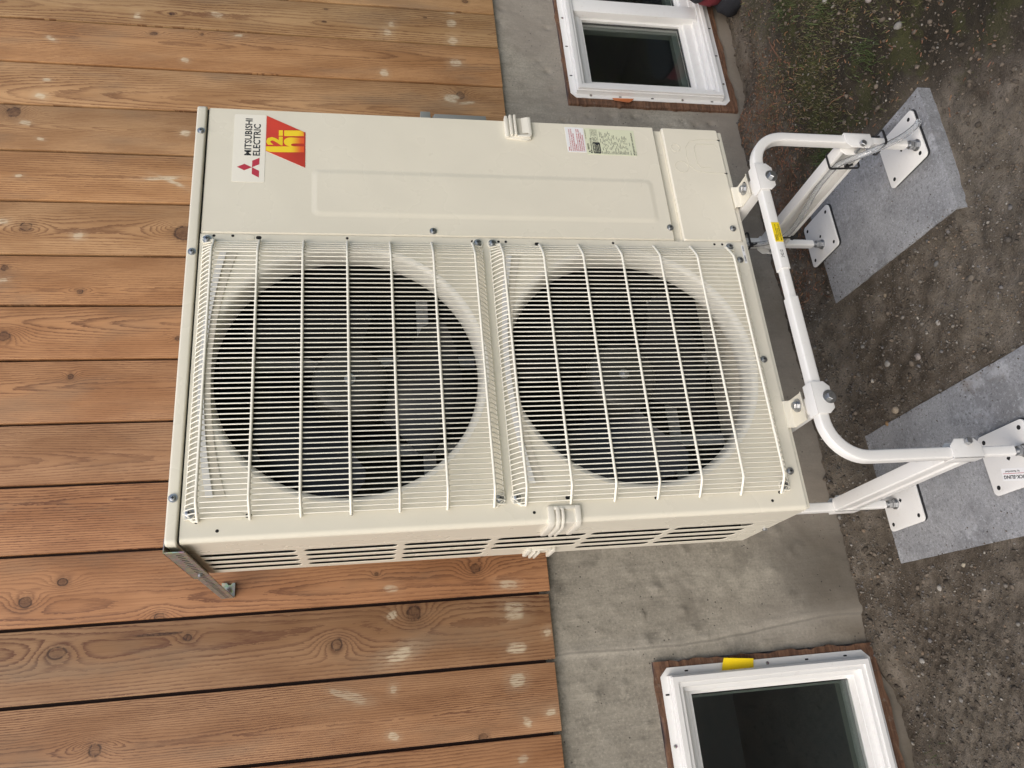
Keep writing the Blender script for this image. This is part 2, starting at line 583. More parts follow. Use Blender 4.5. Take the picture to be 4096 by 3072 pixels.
def wood(name, seed, early, late, grey, knots, patches, dens=210, x0=0.0, d0=.02, slope=.02, contrast=.8):
    rr = random.Random(seed)
    t = NT(name)
    x, y, z = t.xyz()
    off = (rr.uniform(-20, 20), 0, rr.uniform(-20, 20))
    low = t.math('SUBTRACT', t.noise(1, 2, .45, t.mapped((3.0, 1, .85), off)), .5)
    mid = t.math('SUBTRACT', t.noise(1, 3, .55, t.mapped((22, 1, 4.5), off)), .5)
    jag = t.math('SUBTRACT', t.noise(1, 3, .7, t.mapped((260, 1, 26), off)), .5)
    uu = t.math('ADD', t.math('SUBTRACT', x, x0), t.math('MULTIPLY', mid, .010))
    d = t.math('ADD', t.math('MULTIPLY_ADD', z, slope, d0), t.math('MULTIPLY', low, .085))
    kmask = kring = None
    for (kx, kz, rx, rz, kind) in knots:
        dx = t.math('SUBTRACT', x, kx)
        dz = t.math('SUBTRACT', z, kz)
        e2 = t.math('ADD', t.math('POWER', t.math('ABSOLUTE', t.math('DIVIDE', dx, rx * 2.2)), 2), t.math('POWER', t.math('ABSOLUTE', t.math('DIVIDE', dz, rz * 3.2)), 2))
        g = t.math('EXPONENT', t.math('MULTIPLY', e2, -1))
        d = t.math('ADD', d, t.math('MULTIPLY', g, min(.05, rx * 2.2) * (1 if kx > x0 else 1)))
        uu = t.math('ADD', uu, t.math('MULTIPLY', g, (1 if kx > x0 else -1) * min(.03, rx * 1.3)))
        e = t.math('SQRT', t.math('ADD', t.math('POWER', t.math('ABSOLUTE', t.math('DIVIDE', dx, rx)), 2), t.math('POWER', t.math('ABSOLUTE', t.math('DIVIDE', dz, rz)), 2)))
        e = t.math('ADD', e, t.math('MULTIPLY', mid, 1.0))
        core = t.ss(e, 1.05, .9)
        ring = t.math('MULTIPLY', t.ss(e, 1.35, 1.02), t.ss(e, .72, .95))
        halo = t.math('MULTIPLY', t.ss(e, 2.6, 1.0), .55)
        w = (1.0, .62, .25)[kind]
        core = t.math('MULTIPLY', core, w)
        kmask = core if kmask is None else t.math('MAXIMUM', kmask, core)
        ring = t.math('MAXIMUM', ring, t.math('MULTIPLY', halo, .6))
        kring = ring if kring is None else t.math('MAXIMUM', kring, ring)
    r = t.math('SQRT', t.math('ADD', t.math('MULTIPLY', uu, uu), t.math('MULTIPLY', d, d)))
    ph = t.math('ADD', t.math('MULTIPLY', r, dens), t.math('MULTIPLY', jag, 1.1))
    ph = t.math('ADD', ph, t.math('MULTIPLY', mid, 1.3))
    fr = t.math('FRACT', ph)
    line = t.math('MULTIPLY', t.math('POWER', t.ss(fr, .30, .96), 1.6), t.ss(fr, 1.0, .965))
    st = t.noise(1, 4, .6, t.mapped((420, 1, 5), off))
    blo = t.noise(1, 4, .55, t.mapped((9, 1, 2.6), off))
    blo2 = t.noise(1, 3, .5, t.mapped((14, 1, 3.4), (off[2], 0, off[0])))
    c = t.mix(t.ss(blo2, .35, .68), early, tuple(q * k for q, k in zip(early, (.74, .68, .62))))
    c = t.mix(t.math('MULTIPLY', t.ss(st, .42, .72), .28), c, late)
    c = t.mix(t.math('MULTIPLY', line, t.ss(t.noise(1, 3, .5, t.mapped((11, 1, 2.2), (off[2] + 3, 0, off[0] - 5))), .34, .66, contrast * .42, contrast)), c, late)
    c = t.mix(t.math('MULTIPLY', t.ss(blo, .50, .74), grey), c, (.215, .150, .098))
    # dark bleed along the two edges
    if kmask is not None:
        c = t.mix(kmask, c, t.mix(t.ss(t.noise(160, 3, .6), .4, .6), (.065, .030, .018), (.16, .080, .042)))
        c = t.mix(t.math('MULTIPLY', t.math('MULTIPLY', kring, .9), t.ss(t.noise(75, 3, .6), .36, .58, .25, 1)), c, (.060, .030, .019))
    pm = None
    smear = t.math('SUBTRACT', t.noise(1, 4, .7, t.mapped((170, 1, 14), off)), .5)
    for (px, pz, hx, hz) in patches:
        ang = rr.uniform(-.5, .5)
        dx = t.math('SUBTRACT', x, px)
        dz = t.math('SUBTRACT', z, pz)
        a = t.math('ADD', t.math('MULTIPLY', dx, math.cos(ang)), t.math('MULTIPLY', dz, math.sin(ang)))
        b = t.math('SUBTRACT', t.math('MULTIPLY', dz, math.cos(ang)), t.math('MULTIPLY', dx, math.sin(ang)))
        e = t.math('POWER', t.math('ADD', t.math('POWER', t.math('ABSOLUTE', t.math('DIVIDE', a, hx)), 3), t.math('POWER', t.math('ABSOLUTE', t.math('DIVIDE', b, hz)), 3)), .333)
        e = t.math('ADD', e, t.math('MULTIPLY', mid, rr.uniform(1.4, 2.6)))
        e = t.math('ADD', e, t.math('MULTIPLY', smear, rr.uniform(.5, 1.6)))
        m = t.math('MULTIPLY', t.ss(e, 1.35, .60), rr.uniform(.6, 1.0))
        m2 = t.math('MULTIPLY', t.ss(e, 2.8, .7), rr.uniform(.05, .22))
        m = t.math('MAXIMUM', m, m2)
        pm = m if pm is None else t.math('MAXIMUM', pm, m)
    if pm is not None:
        pm = t.math('MULTIPLY', pm, t.ss(t.math('ADD', t.noise(1, 3, .6, t.mapped((190, 1, 30), off)), t.math('MULTIPLY', line, -.25)), .25, .5, .25, 1))
        c = t.mix(pm, c, (.62, .52, .375))
    h = t.math('SUBTRACT', t.math('MULTIPLY', st, .5), line)
    if kring is not None:
        h = t.math('SUBTRACT', h, t.math('MULTIPLY', kring, 1.5))
    t.bump(h, .35, .0007)
    return t.set(c, t.ss(st, .3, .7, .5, .66), spec=.35)


# ------------------------------------------------------------------ ground
def soil_h(x, y):
    h = -.006 + .010 * fnoise(x, y, 2.2, 3, 1) + .012 * fnoise(x, y, 9, 3, 2) + .0070 * fnoise(x, y, 42, 3, 3, .6) + .0022 * np.abs(fnoise(x, y, 130, 2, 9))
    # banked against the wall, hollows under the two windows
    h = h + .022 * sstep(.45, .64, y)
    h = h - .07 * sstep(1.62, 1.8, x) * sstep(2.6, 2.2, x) * sstep(.42, .6, y)
    h = h - .055 * sstep(-.28, -.42, x) * sstep(.40, .58, y)
    # dug a little lower in front of the right-hand slab
    # boot treads left of the left-hand slab
    m = sstep(-.62, -.52, x) * sstep(-.16, -.24, x) * sstep(.10, .16, y) * sstep(.55, .45, y)
    lug = np.sin((x + .25 * y) * 150) * np.sin((y - .1 * x) * 130)
    h = h - .008 * m * sstep(.05, .45, lug) - .004 * m
    # bedded slabs: the soil stays below their tops
    for (a0, a1, b0, b1) in ((.700, 1.066, -.165, .390), (-.095, .300, -.31, .422)):
        near = np.maximum(np.maximum(a0 - x, x - a1), np.maximum(b0 - y, y - b1))
        h = np.where(near < .05, h + ((-.0062 + .0022 * fnoise(x, y, 60, 2, 17)) - h) * sstep(.05, .012, near), h)
        ins = sstep(a0 + .030, a0 + .048, x) * sstep(a1 - .008, a1 - .028, x) * sstep(b0 + .006, b0 + .024, y) * sstep(b1 - .008, b1 - .026, y)
        h = np.where(ins > 0, np.minimum(h, .004) * (1 - ins) + ins * -.03, h)
    h = np.where(y < -.1, h - .034 * sstep(.40, .76, x) * sstep(-.146, -.166, y) * sstep(1.6, 1.1, x), h)
    h = h + .005 * sstep(.56, .63, y) * fnoise(x, y, 38, 3, 19, .6)
    far = sstep(1.5, 3.0, np.abs(y)) + sstep(3.6, 6, np.abs(x - .7))
    return np.where(far > 0, h * (1 - np.clip(far, 0, 1)) - .02 * np.clip(far, 0, 1), h)


xs = np.concatenate([[-120, -60, -30, -14, -7, -4, -2.6, -1.8], np.arange(-1.3, 2.9, .0085), [3.2, 3.8, 5, 8, 15, 30, 60, 120]])
ys = np.concatenate([[-120, -60, -30, -14, -7, -4, -2.6, -1.8, -1.3, -.95], np.arange(-.75, .70, .0085), [1.0, 3, 8, 20, 50, 120]])
X, Y = np.meshgrid(xs, ys, indexing='ij')
Z = soil_h(X, Y)
nx, ny = X.shape
idx = np.arange(nx * ny).reshape(nx, ny)
quads = np.stack([idx[:-1, :-1], idx[1:, :-1], idx[1:, 1:], idx[:-1, 1:]], -1).reshape(-1, 4)
me = bpy.data.meshes.new('ground')
me.from_pydata(np.stack([X, Y, Z], -1).reshape(-1, 3).tolist(), [], quads.tolist())
ground = finish('ground', me, M['soil'], None, 3.2, origin=(0, 0, 0))
tag(ground, 'damp brown soil with small stones along the house wall', kind='structure')

# ------------------------------------------------------------------ house
house = thing('house', 'house wall of vertical cedar boards on a grey concrete foundation', 'house', (.7, .64, 0))
GAPS = [-1.32, -1.14, -.96, -.78, -.598, -.417, -.238, -.058, .124, .308, .482, .673, .847, 1.017, 1.208, 1.395, 1.577, 1.754, 1.943, 2.112, 2.30, 2.48, 2.66, 2.84, 3.02]
KNOTS = [(2.006, 2.089, 0.0065, 0.009, 0), (2.017, 1.569, 0.004, 0.009, 0), (2.079, 1.561, 0.0046, 0.0078, 1), (2.072, 1.200, 0.0046, 0.0059, 1), (1.544, 2.530, 0.017, 0.019, 1), (1.707, 1.090, 0.016, 0.014, 1), (0.893, 2.267, 0.008, 0.009, 1), (1.117, 2.439, 0.013, 0.016, 2), (1.102, 1.992, 0.024, 0.024, 1), (0.749, 2.448, 0.0137, 0.0163, 1), (0.738, 1.986, 0.0062, 0.0069, 1), (0.622, 2.261, 0.0069, 0.0062, 1), (0.053, 2.216, 0.0092, 0.0124, 1), (0.009, 2.296, 0.0117, 0.0131, 1), (-0.050, 1.978, 0.0098, 0.0111, 2), (-0.120, 2.210, 0.0141, 0.0189, 2), (-0.152, 1.538, 0.0147, 0.0147, 2), (-0.089, 1.335, 0.0170, 0.0177, 1), (0.020, 1.161, 0.0124, 0.0131, 1), (-0.347, 2.100, 0.0134, 0.0147, 2), (-0.407, 1.173, 0.0085, 0.0111, 1), (-0.106, 1.908, 0.0075, 0.0092, 0), (-0.093, 1.974, 0.003, 0.045, 0), (1.909, 2.142, 0.0059, 0.0111, 1), (1.920, 1.984, 0.0052, 0.0059, 1), (0.972, 2.477, 0.0085, 0.0098, 1), (0.022, 1.432, 0.0045, 0.005, 1), (2.170, 1.041, 0.0085, 0.0098, 1)]
PATCH = [(1.989, 2.202, 0.0150, 0.0130), (2.014, 1.938, 0.0105, 0.018), (2.053, 1.102, 0.0165, 0.017), (1.985, 1.342, 0.0180, 0.015), (1.859, 2.460, 0.0067, 0.0145), (1.924, 1.864, 0.0075, 0.0145), (1.683, 2.453, 0.0060, 0.0130), (1.616, 2.463, 0.0105, 0.015), (1.859, 1.097, 0.0150, 0.019), (1.789, 1.360, 0.0150, 0.012), (1.690, 1.124, 0.0195, 0.024), (1.486, 2.013, 0.0128, 0.0155), (1.504, 2.492, 0.0067, 0.0137), (1.442, 2.440, 0.0053, 0.0105), (1.298, 2.484, 0.0060, 0.0105), (1.305, 2.071, 0.0060, 0.045), (1.293, 2.043, 0.0060, 0.045), (1.132, 2.506, 0.0090, 0.0145), (1.084, 2.293, 0.0120, 0.0130), (0.930, 2.478, 0.0060, 0.0130), (-0.020, 1.394, 0.0112, 0.020), (-0.030, 1.073, 0.0105, 0.022), (-0.102, 1.061, 0.0240, 0.027), (-0.164, 0.976, 0.0090, 0.0097), (-0.191, 1.376, 0.0150, 0.034), (-0.090, 1.393, 0.0090, 0.0120), (-0.274, 1.530, 0.0065, 0.024), (-0.285, 1.496, 0.0095, 0.028), (-0.275, 1.396, 0.0105, 0.0090), (-0.280, 1.071, 0.0150, 0.018), (-0.199, 1.067, 0.0128, 0.024), (-0.384, 1.054, 0.0112, 0.0145), (-0.384, 1.400, 0.0075, 0.011), (-0.469, 1.074, 0.0090, 0.0130), (-0.367, 0.990, 0.0075, 0.0120), (1.965, 1.102, 0.0180, 0.0152), (2.028, 1.327, 0.0135, 0.0130), (2.112, 1.098, 0.0150, 0.0150), (1.600, 1.014, 0.0060, 0.0105), (1.798, 2.033, 0.0075, 0.0105), (1.672, 1.067, 0.0065, 0.030)]
WALL_Y = .62
for i in range(len(GAPS) - 1):
    a, b = GAPS[i], GAPS[i + 1]
    rr = random.Random(100 + i)
    xa, xb = a + .0043, b - .0043
    zb = .958 - .0165 * ((a + b) / 2) if a < 1.6 else .932
    zb += rr.uniform(-.002, .002)
    zt = 3.0
    yo = WALL_Y + rr.uniform(-.0012, .0012)
    mb = MB()
    mb.box(xa, xb, yo, yo + .018, zb, zt)
    cx, cz = (xa + xb) / 2, (zb + zt) / 2
    ks = [(k[0] - cx, k[1] - cz, k[2], k[3], k[4]) for k in KNOTS if a < k[0] <= b]
    ps = [(k[0] - cx, k[1] - cz, k[2], k[3]) for k in PATCH if a < k[0] <= b]
    warm = sstep(.2, 1.3, cx)          # boards to the left of the unit are redder and browner
    bf = rr.uniform(.90, 1.08)
    early = tuple(float((1 - warm) * p + warm * q) * bf for p, q in zip((.440, .242, .126), (.500, .296, .146)))
    hue = rr.choice([(1.0, 1.0, 1.0), (1.02, .95, .89), (.96, 1.02, 1.02), (1.02, .925, .85), (.93, .97, .97)])
    early = tuple(q * k for q, k in zip(early, hue))
    late = tuple(float((1 - warm) * p + warm * q) for p, q in zip((.125, .048, .026), (.165, .072, .032)))
    m = wood('cedar_%02d' % i, 40 + i, early, late, rr.uniform(.25, .65), ks, ps, dens=rr.uniform(120, 215), x0=rr.uniform(-.05, .05), d0=rr.uniform(-.03, .05), slope=rr.uniform(-.05, .05), contrast=rr.uniform(.75, .98))
    mb.build('siding_board', m, house, bevel=.0018, seg=2)
# rebate behind the open joints
M['lap'] = paint('shaded_board_lap', (.048, .024, .018), .8)  # same wood as the boards, joint shade put into its colour
MB().box(GAPS[0] - .05, GAPS[-1] + .05, .6385, .66, .985, 3.0).build('board_lap', M['lap'], house)

# window openings  (x0, x1, z0, z1) of the timber surround
BUCK_R = (1.702, 2.80, .004, .684)
BUCK_L = (-1.30, -.264, .002, .685)
FY = .641
gx = np.unique(np.concatenate([np.arange(-1.6, 3.3, .0095), [BUCK_R[0], BUCK_R[1], BUCK_L[0], BUCK_L[1]]]).round(5))
gz = np.unique(np.concatenate([np.arange(-.28, 1.01, .0095), [BUCK_R[2], BUCK_R[3], BUCK_L[2], BUCK_L[3]]]).round(5))
X, Z = np.meshgrid(gx, gz, indexing='ij')
D = .0035 * fnoise(X, Z, 3, 3, 21) + .0012 * fnoise(X * 2.2, Z, 24, 3, 22) + .0008 * fnoise(X * 3, Z, 60, 2, 25)
lumps = rng.random((260, 4))
for (a, b, c, d) in lumps:
    lx, lz, lr, lh = -.55 + a * 1.5, .12 + b * .82, .005 + .013 * c ** 3, .003 + .006 * d ** 2
    sel = (np.abs(X - lx) < .05) & (np.abs(Z - lz) < .05)
    D[sel] -= lh * np.exp(-(((X[sel] - lx) / lr) ** 2 + ((Z[sel] - lz) / (lr * 1.2)) ** 2))
for (a, b, c, d) in rng.random((170, 4)):
    lx, lz, lr, lh = 1.05 + a * 1.3, .1 + b * .82, .004 + .007 * c ** 2, .003 + .007 * d
    sel = (np.abs(X - lx) < .04) & (np.abs(Z - lz) < .04)
    D[sel] += lh * np.exp(-(((X[sel] - lx) / lr) ** 2 + ((Z[sel] - lz) / (lr * 1.3)) ** 2))
jx = -.225 + .05 * sstep(.7, .1, Z) + .003 * fnoise(X, Z, 9, 2, 28)       # form joint left of the unit
D += .0050 * sstep(-.004, .004, jx - X) - .0035 * np.exp(-((X - jx) / .005) ** 2)
nx, nz = X.shape
idx = np.arange(nx * nz).reshape(nx, nz)
cxm = ((X[:-1, :-1] + X[1:, 1:]) / 2)
czm = ((Z[:-1, :-1] + Z[1:, 1:]) / 2)
keep = np.ones(cxm.shape, bool)
for (a0, a1, b0, b1) in (BUCK_R, BUCK_L):
    keep &= ~((cxm > a0) & (cxm < a1) & (czm > b0) & (czm < b1))
q = np.stack([idx[:-1, :-1], idx[1:, :-1], idx[1:, 1:], idx[:-1, 1:]], -1)[keep]
me = bpy.data.meshes.new('foundation_wall')
me.from_pydata(np.stack([X, FY + D, Z], -1).reshape(-1, 3).tolist(), [], q.tolist())
bm = bmesh.new(); bm.from_mesh(me)
bmesh.ops.delete(bm, geom=[v for v in bm.verts if not v.link_faces], context='VERTS')
bm.to_mesh(me); bm.free()
finish('foundation_wall', me, M['concrete'], house, 3.2, origin=(.7, FY, .40))


def ring_xz(mb, o, i, y0, y1):
    """rectangular ring with mitred corners between outer and inner rects, y0 (front) .. y1"""
    O = [(o[0], o[2]), (o[1], o[2]), (o[1], o[3]), (o[0], o[3])]
    I = [(i[0], i[2]), (i[1], i[2]), (i[1], i[3]), (i[0], i[3])]
    v = [(a, y0, b) for a, b in O] + [(a, y0, b) for a, b in I] + [(a, y1, b) for a, b in I] + [(a, y1, b) for a, b in O]
    f_ = []
    for k in range(4):
        j = (k + 1) % 4
        f_ += [(k, j, 4 + j, 4 + k), (4 + k, 4 + j, 8 + j, 8 + k), (8 + k, 8 + j, 12 + j, 12 + k), (12 + k, 12 + j, j, k)]
    return mb.add(v, f_)


def screw_xz(x, z, y, r, name, mat, parent, share={}):
    """pan-head screw with flange and cross slot, facing -Y"""
    key = (r, mat.name)
    if key in share:
        s = share[key]
        return place_copy(s, V((x, y, z)) - WLOC[s] + V((0, -r * .35, 0)), parent) if s.name.split('.')[0] == name else _renamed(s, name, x, y, z, r, parent)
    mb = MB()
    mb.cyl((x, y, z), (x, y - r * .22, z), r * 1.15, 16)
    n = 6
    mb.tube([(x, y - r * .2, z), (x, y - r * .62, z), (x, y - r * .7, z)], r * .8, 12, scale=[1, 1, .8])
    o = mb.build(name, mat, parent, origin=(x, y - r * .35, z))
    cr = MB()
    yy = y - r * .705
    cr.box(x - r * .42, x + r * .42, yy - .0001, yy + .0004, z - r * .1, z + r * .1)
    cr.box(x - r * .1, x + r * .1, yy - .0002, yy + .0003, z - r * .42, z + r * .42)
    bm = bmesh.new(); bm.from_mesh(o.data)
    k = len(bm.faces)
    vs_ = [bm.verts.new(V(a) - WLOC[o]) for a in cr.v]
    for a in cr.f:
        fc = bm.faces.new([vs_[i] for i in a]); fc.material_index = 1
    bm.to_mesh(o.data); bm.free()
    o.data.materials.append(M['hole'])
    share[key] = o
    return o


def _renamed(s, name, x, y, z, r, parent):
    o = place_copy(s, V((x, y, z)) - WLOC[s] + V((0, -r * .35, 0)), parent)
    o.name = name
    return o


def make_window(label, fin, frame, sash_top, glass_list, zg, buck, mull=None):
    """fin/frame are rects; every rect (x0,x1,z0,z1)"""
    x0, x1, z0, z1 = fin
    ch = .022
    w = MB()
    # nailing fin with clipped corners, flat against the wall
    o = [(x0 + ch, z0), (x1 - ch, z0), (x1, z0 + ch), (x1, z1 - ch), (x1 - ch, z1), (x0 + ch, z1), (x0, z1 - ch), (x0, z0 + ch)]
    fx0, fx1, fz0, fz1 = frame
    i = [(fx0 + .01, fz0 + .01), (fx1 - .01, fz0 + .01), (fx1 - .01, fz0 + .01), (fx1 - .01, fz1 - .01), (fx1 - .01, fz1 - .01), (fx0 + .01, fz1 - .01), (fx0 + .01, fz1 - .01), (fx0 + .01, fz0 + .01)]
    n = 8
    w.add([(a, .6275, b) for a, b in o] + [(a, .6275, b) for a, b in i] + [(a, .630, b) for a, b in i] + [(a, .630, b) for a, b in o],
          [(k, (k + 1) % n, n + (k + 1) % n, n + k) for k in range(n)] + [(2 * n + k, 2 * n + (k + 1) % n, 3 * n + (k + 1) % n, 3 * n + k) for k in range(n)] + [(3 * n + k, 3 * n + (k + 1) % n, (k + 1) % n, k) for k in range(n)])
    win = w.build('window', M['vinyl'], house, smooth=None)
    if label: win['label'] = label
    # deep outer frame with a stepped face
    a = MB()
    ring_xz(a, frame, (fx0 + .016, fx1 - .016, fz0 + .016, fz1 - .016), .598, .672)
    ring_xz(a, (fx0 + .0155, fx1 - .0155, fz0 + .0155, fz1 - .0155), (fx0 + .028, fx1 - .028, fz0 + .028, fz1 - .028), .604, .672)
    ring_xz(a, (fx0 + .0275, fx1 - .0275, fz0 + .0275, fz1 - .0275), (fx0 + .040, fx1 - .040, fz0 + .045, fz1 - .036), .622, .672)
    ring_xz(a, (fx0 - .004, fx1 + .004, fz0 - .004, fz1 + .004), (fx0 + .002, fx1 - .002, fz0 + .002, fz1 - .002), .607, .628)
    a.build('frame', M['vinyl'], win, bevel=.0012, seg=1)
    for (s, g, yy) in glass_list:
        b = MB()
        ring_xz(b, s, (g[0] - .012, g[1] + .012, g[2] - .014, g[3] + .012), yy - .012, yy + .03)
        ring_xz(b, (g[0] - .0125, g[1] + .0125, g[2] - .0145, g[3] + .0125), g, yy - .004, yy + .03)
        b.build('sash', M['vinyl'], win, bevel=.001, seg=1)
        MB().box(g[0] - .004, g[1] + .004, yy + .006, yy + .0095, g[2] - .004, g[3] + .004).build('glass_pane', M['glass'], win)
        k = MB()
        ring_xz(k, (g[0] - .003, g[1] + .003, g[2] - .003, g[3] + .003), (g[0] + .004, g[1] - .004, g[2] + .004, g[3] - .004), yy + .010, yy + .016)
        k.build('black_spacer', M['rubber'], win)
        k = MB()
        ring_xz(k, (g[0] - .01, g[1] + .01, g[2] - .01, g[3] + .01), (g[0] + .003, g[1] - .010, g[2] + .022, g[3] - .003), yy + .034, yy + .060)
        k.build('sash_reflection', M['pane_reflection'], win)  # grey-green ring stands in for the reflection seen in the double pane
    if mull:
        MB().box(mull[0], mull[1], .612, .672, fz0 + .03, fz1 - .03).build('meeting_rail', M['vinyl'], win, bevel=.002)
    # dark room behind
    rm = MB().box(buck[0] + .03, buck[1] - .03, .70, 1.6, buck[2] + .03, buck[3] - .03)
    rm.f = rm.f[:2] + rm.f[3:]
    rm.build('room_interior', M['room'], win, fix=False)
    # nail slots and screws in the fin
    s0 = None
    pts = [(x0 + .012, z0 + (z1 - z0) * k) for k in (.12, .31, .5, .7, .88)] + [(x1 - .012, z0 + (z1 - z0) * k) for k in (.12, .31, .5, .7, .88)]
    pts += [(x0 + (x1 - x0) * k, zz) for zz in (z0 + .011, z1 - .012) for k in (.1, .24, .38, .52, .66, .8, .93)]
    for k, (px, pz) in enumerate(pts):
        if k % 3 == 1:
            screw_xz(px, pz, .6272, .0042, 'screw', M['galv'], win)
        else:
            if s0 is None:
                s0 = MB().plate_xz(rrect(px - .0022, px + .0022, pz - .0055, pz + .0055, .002, 3), .6268, .6285).build('nail_slot', M['hole'], win)
            else:
                place_copy(s0, V((px, WLOC[s0].y, pz)) - WLOC[s0], win)
    # timber surround, four pieces
    b0, b1, c0, c1 = buck
    e = .0015
    ix0, ix1, iz0, iz1 = fx0 + .005, fx1 - .005, fz0 + .008, fz1 - .008
    for (p, q_, r_, s_) in ((b0 + e, b1 - e, iz1, c1 - e), (b0 + e, b1 - e, c0 + e, iz0), (b0 + e, ix0, iz0 + e, iz1 - e), (ix1, b1 - e, iz0 + e, iz1 - e)):
        tb = MB()
        along_x = (q_ - p) > (s_ - r_)
        nn = 40
        rt_ = random.Random(int(p * 1000) + int(r_ * 777))
        wob = [rt_.uniform(-.0035, .0025) + .003 * math.sin(i_ * .7 + p * 9) for i_ in range(nn + 1)]
        L_ = []
        for i_ in range(nn + 1):
            t2 = i_ / nn
            if along_x:
                xx = p + (q_ - p) * t2
                lo_, hi_ = (r_, s_ + wob[i_]) if r_ > .3 else (r_ + wob[i_], s_)
                L_.append([(xx, .6305 + wob[i_] * .4, lo_), (xx, .6305 + wob[i_] * .4, hi_), (xx, .69, hi_), (xx, .69, lo_)])
            else:
                zz_ = r_ + (s_ - r_) * t2
                lo_, hi_ = (p + wob[i_], q_) if p < fx0 else (p, q_ + wob[i_])
                L_.append([(lo_, .6305 + wob[i_] * .4, zz_), (hi_, .6305 + wob[i_] * .4, zz_), (hi_, .69, zz_), (lo_, .69, zz_)])
        tb.loops(L_, cap0=True, cap1=True)
        tb.build('timber_surround', M['timber'], win, smooth=.5)
    return win


make_window('white vinyl sliding window with bare timber surround, beside the service panel side of the unit', (1.731, 2.775, .030, .672), (1.752, 2.755, .066, .648), None,
            [((1.795, 2.165, .105, .613), (1.829, 2.146, .162, .574), .650), ((2.21, 2.715, .105, .613), (2.25, 2.68, .162, .574), .640)], None, BUCK_R, (2.155, 2.222))
make_window('white vinyl window with a curling yellow tag on its fin', (-1.27, -.283, .029, .671), (-1.25, -.308, .053, .649), None,
            [((-1.21, -.336, .080, .610), (-1.17, -.356, .089, .583), .650)], None, BUCK_L)

# ------------------------------------------------------------------ concrete slabs
def slab(label, corners, z0, z1, seed):
    n = 44
    P = np.array(corners)
    r2 = np.random.default_rng(seed)
    mb = MB()
    u = np.linspace(0, 1, n)
    U, W = np.meshgrid(u, u, indexing='ij')
    G = (P[0] * ((1 - U) * (1 - W))[..., None] + P[1] * (U * (1 - W))[..., None] + P[2] * (U * W)[..., None] + P[3] * ((1 - U) * W)[..., None])
    edge = np.minimum(np.minimum(U, 1 - U), np.minimum(W, 1 - W))
    zz = z1 + .0008 * fnoise(G[..., 0], G[..., 1], 40, 3, seed) - .0012 * sstep(.012, 0, edge)
    G2 = G + (fnoise(G[..., 0], G[..., 1], 30, 3, seed + 5) * .0012 * sstep(.03, 0, edge))[..., None]
    idx = np.arange(n * n).reshape(n, n)
    q = np.stack([idx[:-1, :-1], idx[1:, :-1], idx[1:, 1:], idx[:-1, 1:]], -1).reshape(-1, 4)
    vt = np.concatenate([G2, zz[..., None]], -1).reshape(-1, 3)
    per = list(idx[:, 0]) + list(idx[-1, 1:]) + list(idx[-2::-1, -1]) + list(idx[0, -2:0:-1])
    vb = [(vt[k][0], vt[k][1], z0) for k in per]
    m = len(per)
    fs = [tuple(a) for a in q.tolist()]
    k0 = n * n
    fs += [(per[k], per[(k + 1) % m], k0 + (k + 1) % m, k0 + k) for k in range(m)]
    mb.add(vt.tolist() + vb, [])
    mb.f = fs
    o = mb.build('concrete_slab', M['paver'], None, smooth=.9)
    return tag(o, label, 'slab', 'slabs under the stand')


slab('grey concrete slab with an exposed front edge, under the drain hose end', [(.700, -.160), (1.072, -.170), (1.062, .392), (.728, .388)], -.055, -.0005, 3)
slab('grey concrete slab bedded flush in soil, under the plate with the brand sticker', [(-.103, -.31), (.302, -.31), (.300, .424), (-.075, .421)], -.055, -.0005, 4)

# ------------------------------------------------------------------ heat pump
hp = thing('heat_pump', 'large cream twin-fan outdoor heat pump on a white steel stand', 'heat pump', (.525, .165, .4815))
ZB, ZT, WD, DP = .500, 1.808, 1.050, .330
SPL = .6935
FAN = ((.366, 1.4875), (.366, .8455))
RO = .3025

# front fan panel with two round openings, folded round the left corner
mb = MB()
RC = .011
fn = lambda a, b: (a, 0.0, b)
hole_ring(mb, circle(*FAN[0], RO, 96), (RC, SPL - .002, 1.1665, ZT), fn)
hole_ring(mb, circle(*FAN[1], RO, 96), (RC, SPL - .002, ZB, 1.1665), fn)
NC = 12
cor = [(RC - RC * math.sin(math.pi / 2 * k / NC), RC - RC * math.cos(math.pi / 2 * k / NC)) for k in range(NC + 1)]
mb.add([(a, b, ZB) for a, b in cor] + [(a, b, ZT) for a, b in cor], [(k, k + 1, NC + 2 + k, NC + 1 + k) for k in range(NC)])
mb.add([(0, RC, ZB), (0, .102, ZB), (0, .102, ZT), (0, RC, ZT)], [(0, 1, 2, 3)])
mb.add([(SPL - .002, 0, ZB), (SPL - .002, .02, ZB), (SPL - .002, .02, ZT), (SPL - .002, 0, ZT)], [(0, 1, 2, 3)])
mb.add([(RC, 0, ZT), (SPL - .002, 0, ZT), (SPL - .002, .02, ZT), (RC, .02, ZT)], [(0, 1, 2, 3)])
mb.add([(RC, 0, ZB), (SPL - .002, 0, ZB), (SPL - .002, .02, ZB), (RC, .02, ZB)], [(0, 1, 2, 3)])
bm_ = mb.build('fan_panel', M['cream'], hp, smooth=.7)
# service panel with a pressed recess
def loopq(mb, A, B):
    n = len(A)
    k = len(mb.v)
    mb.v += A + B
    mb.f += [(k + i, k + (i + 1) % n, k + n + (i + 1) % n, k + n + i) for i in range(n)]


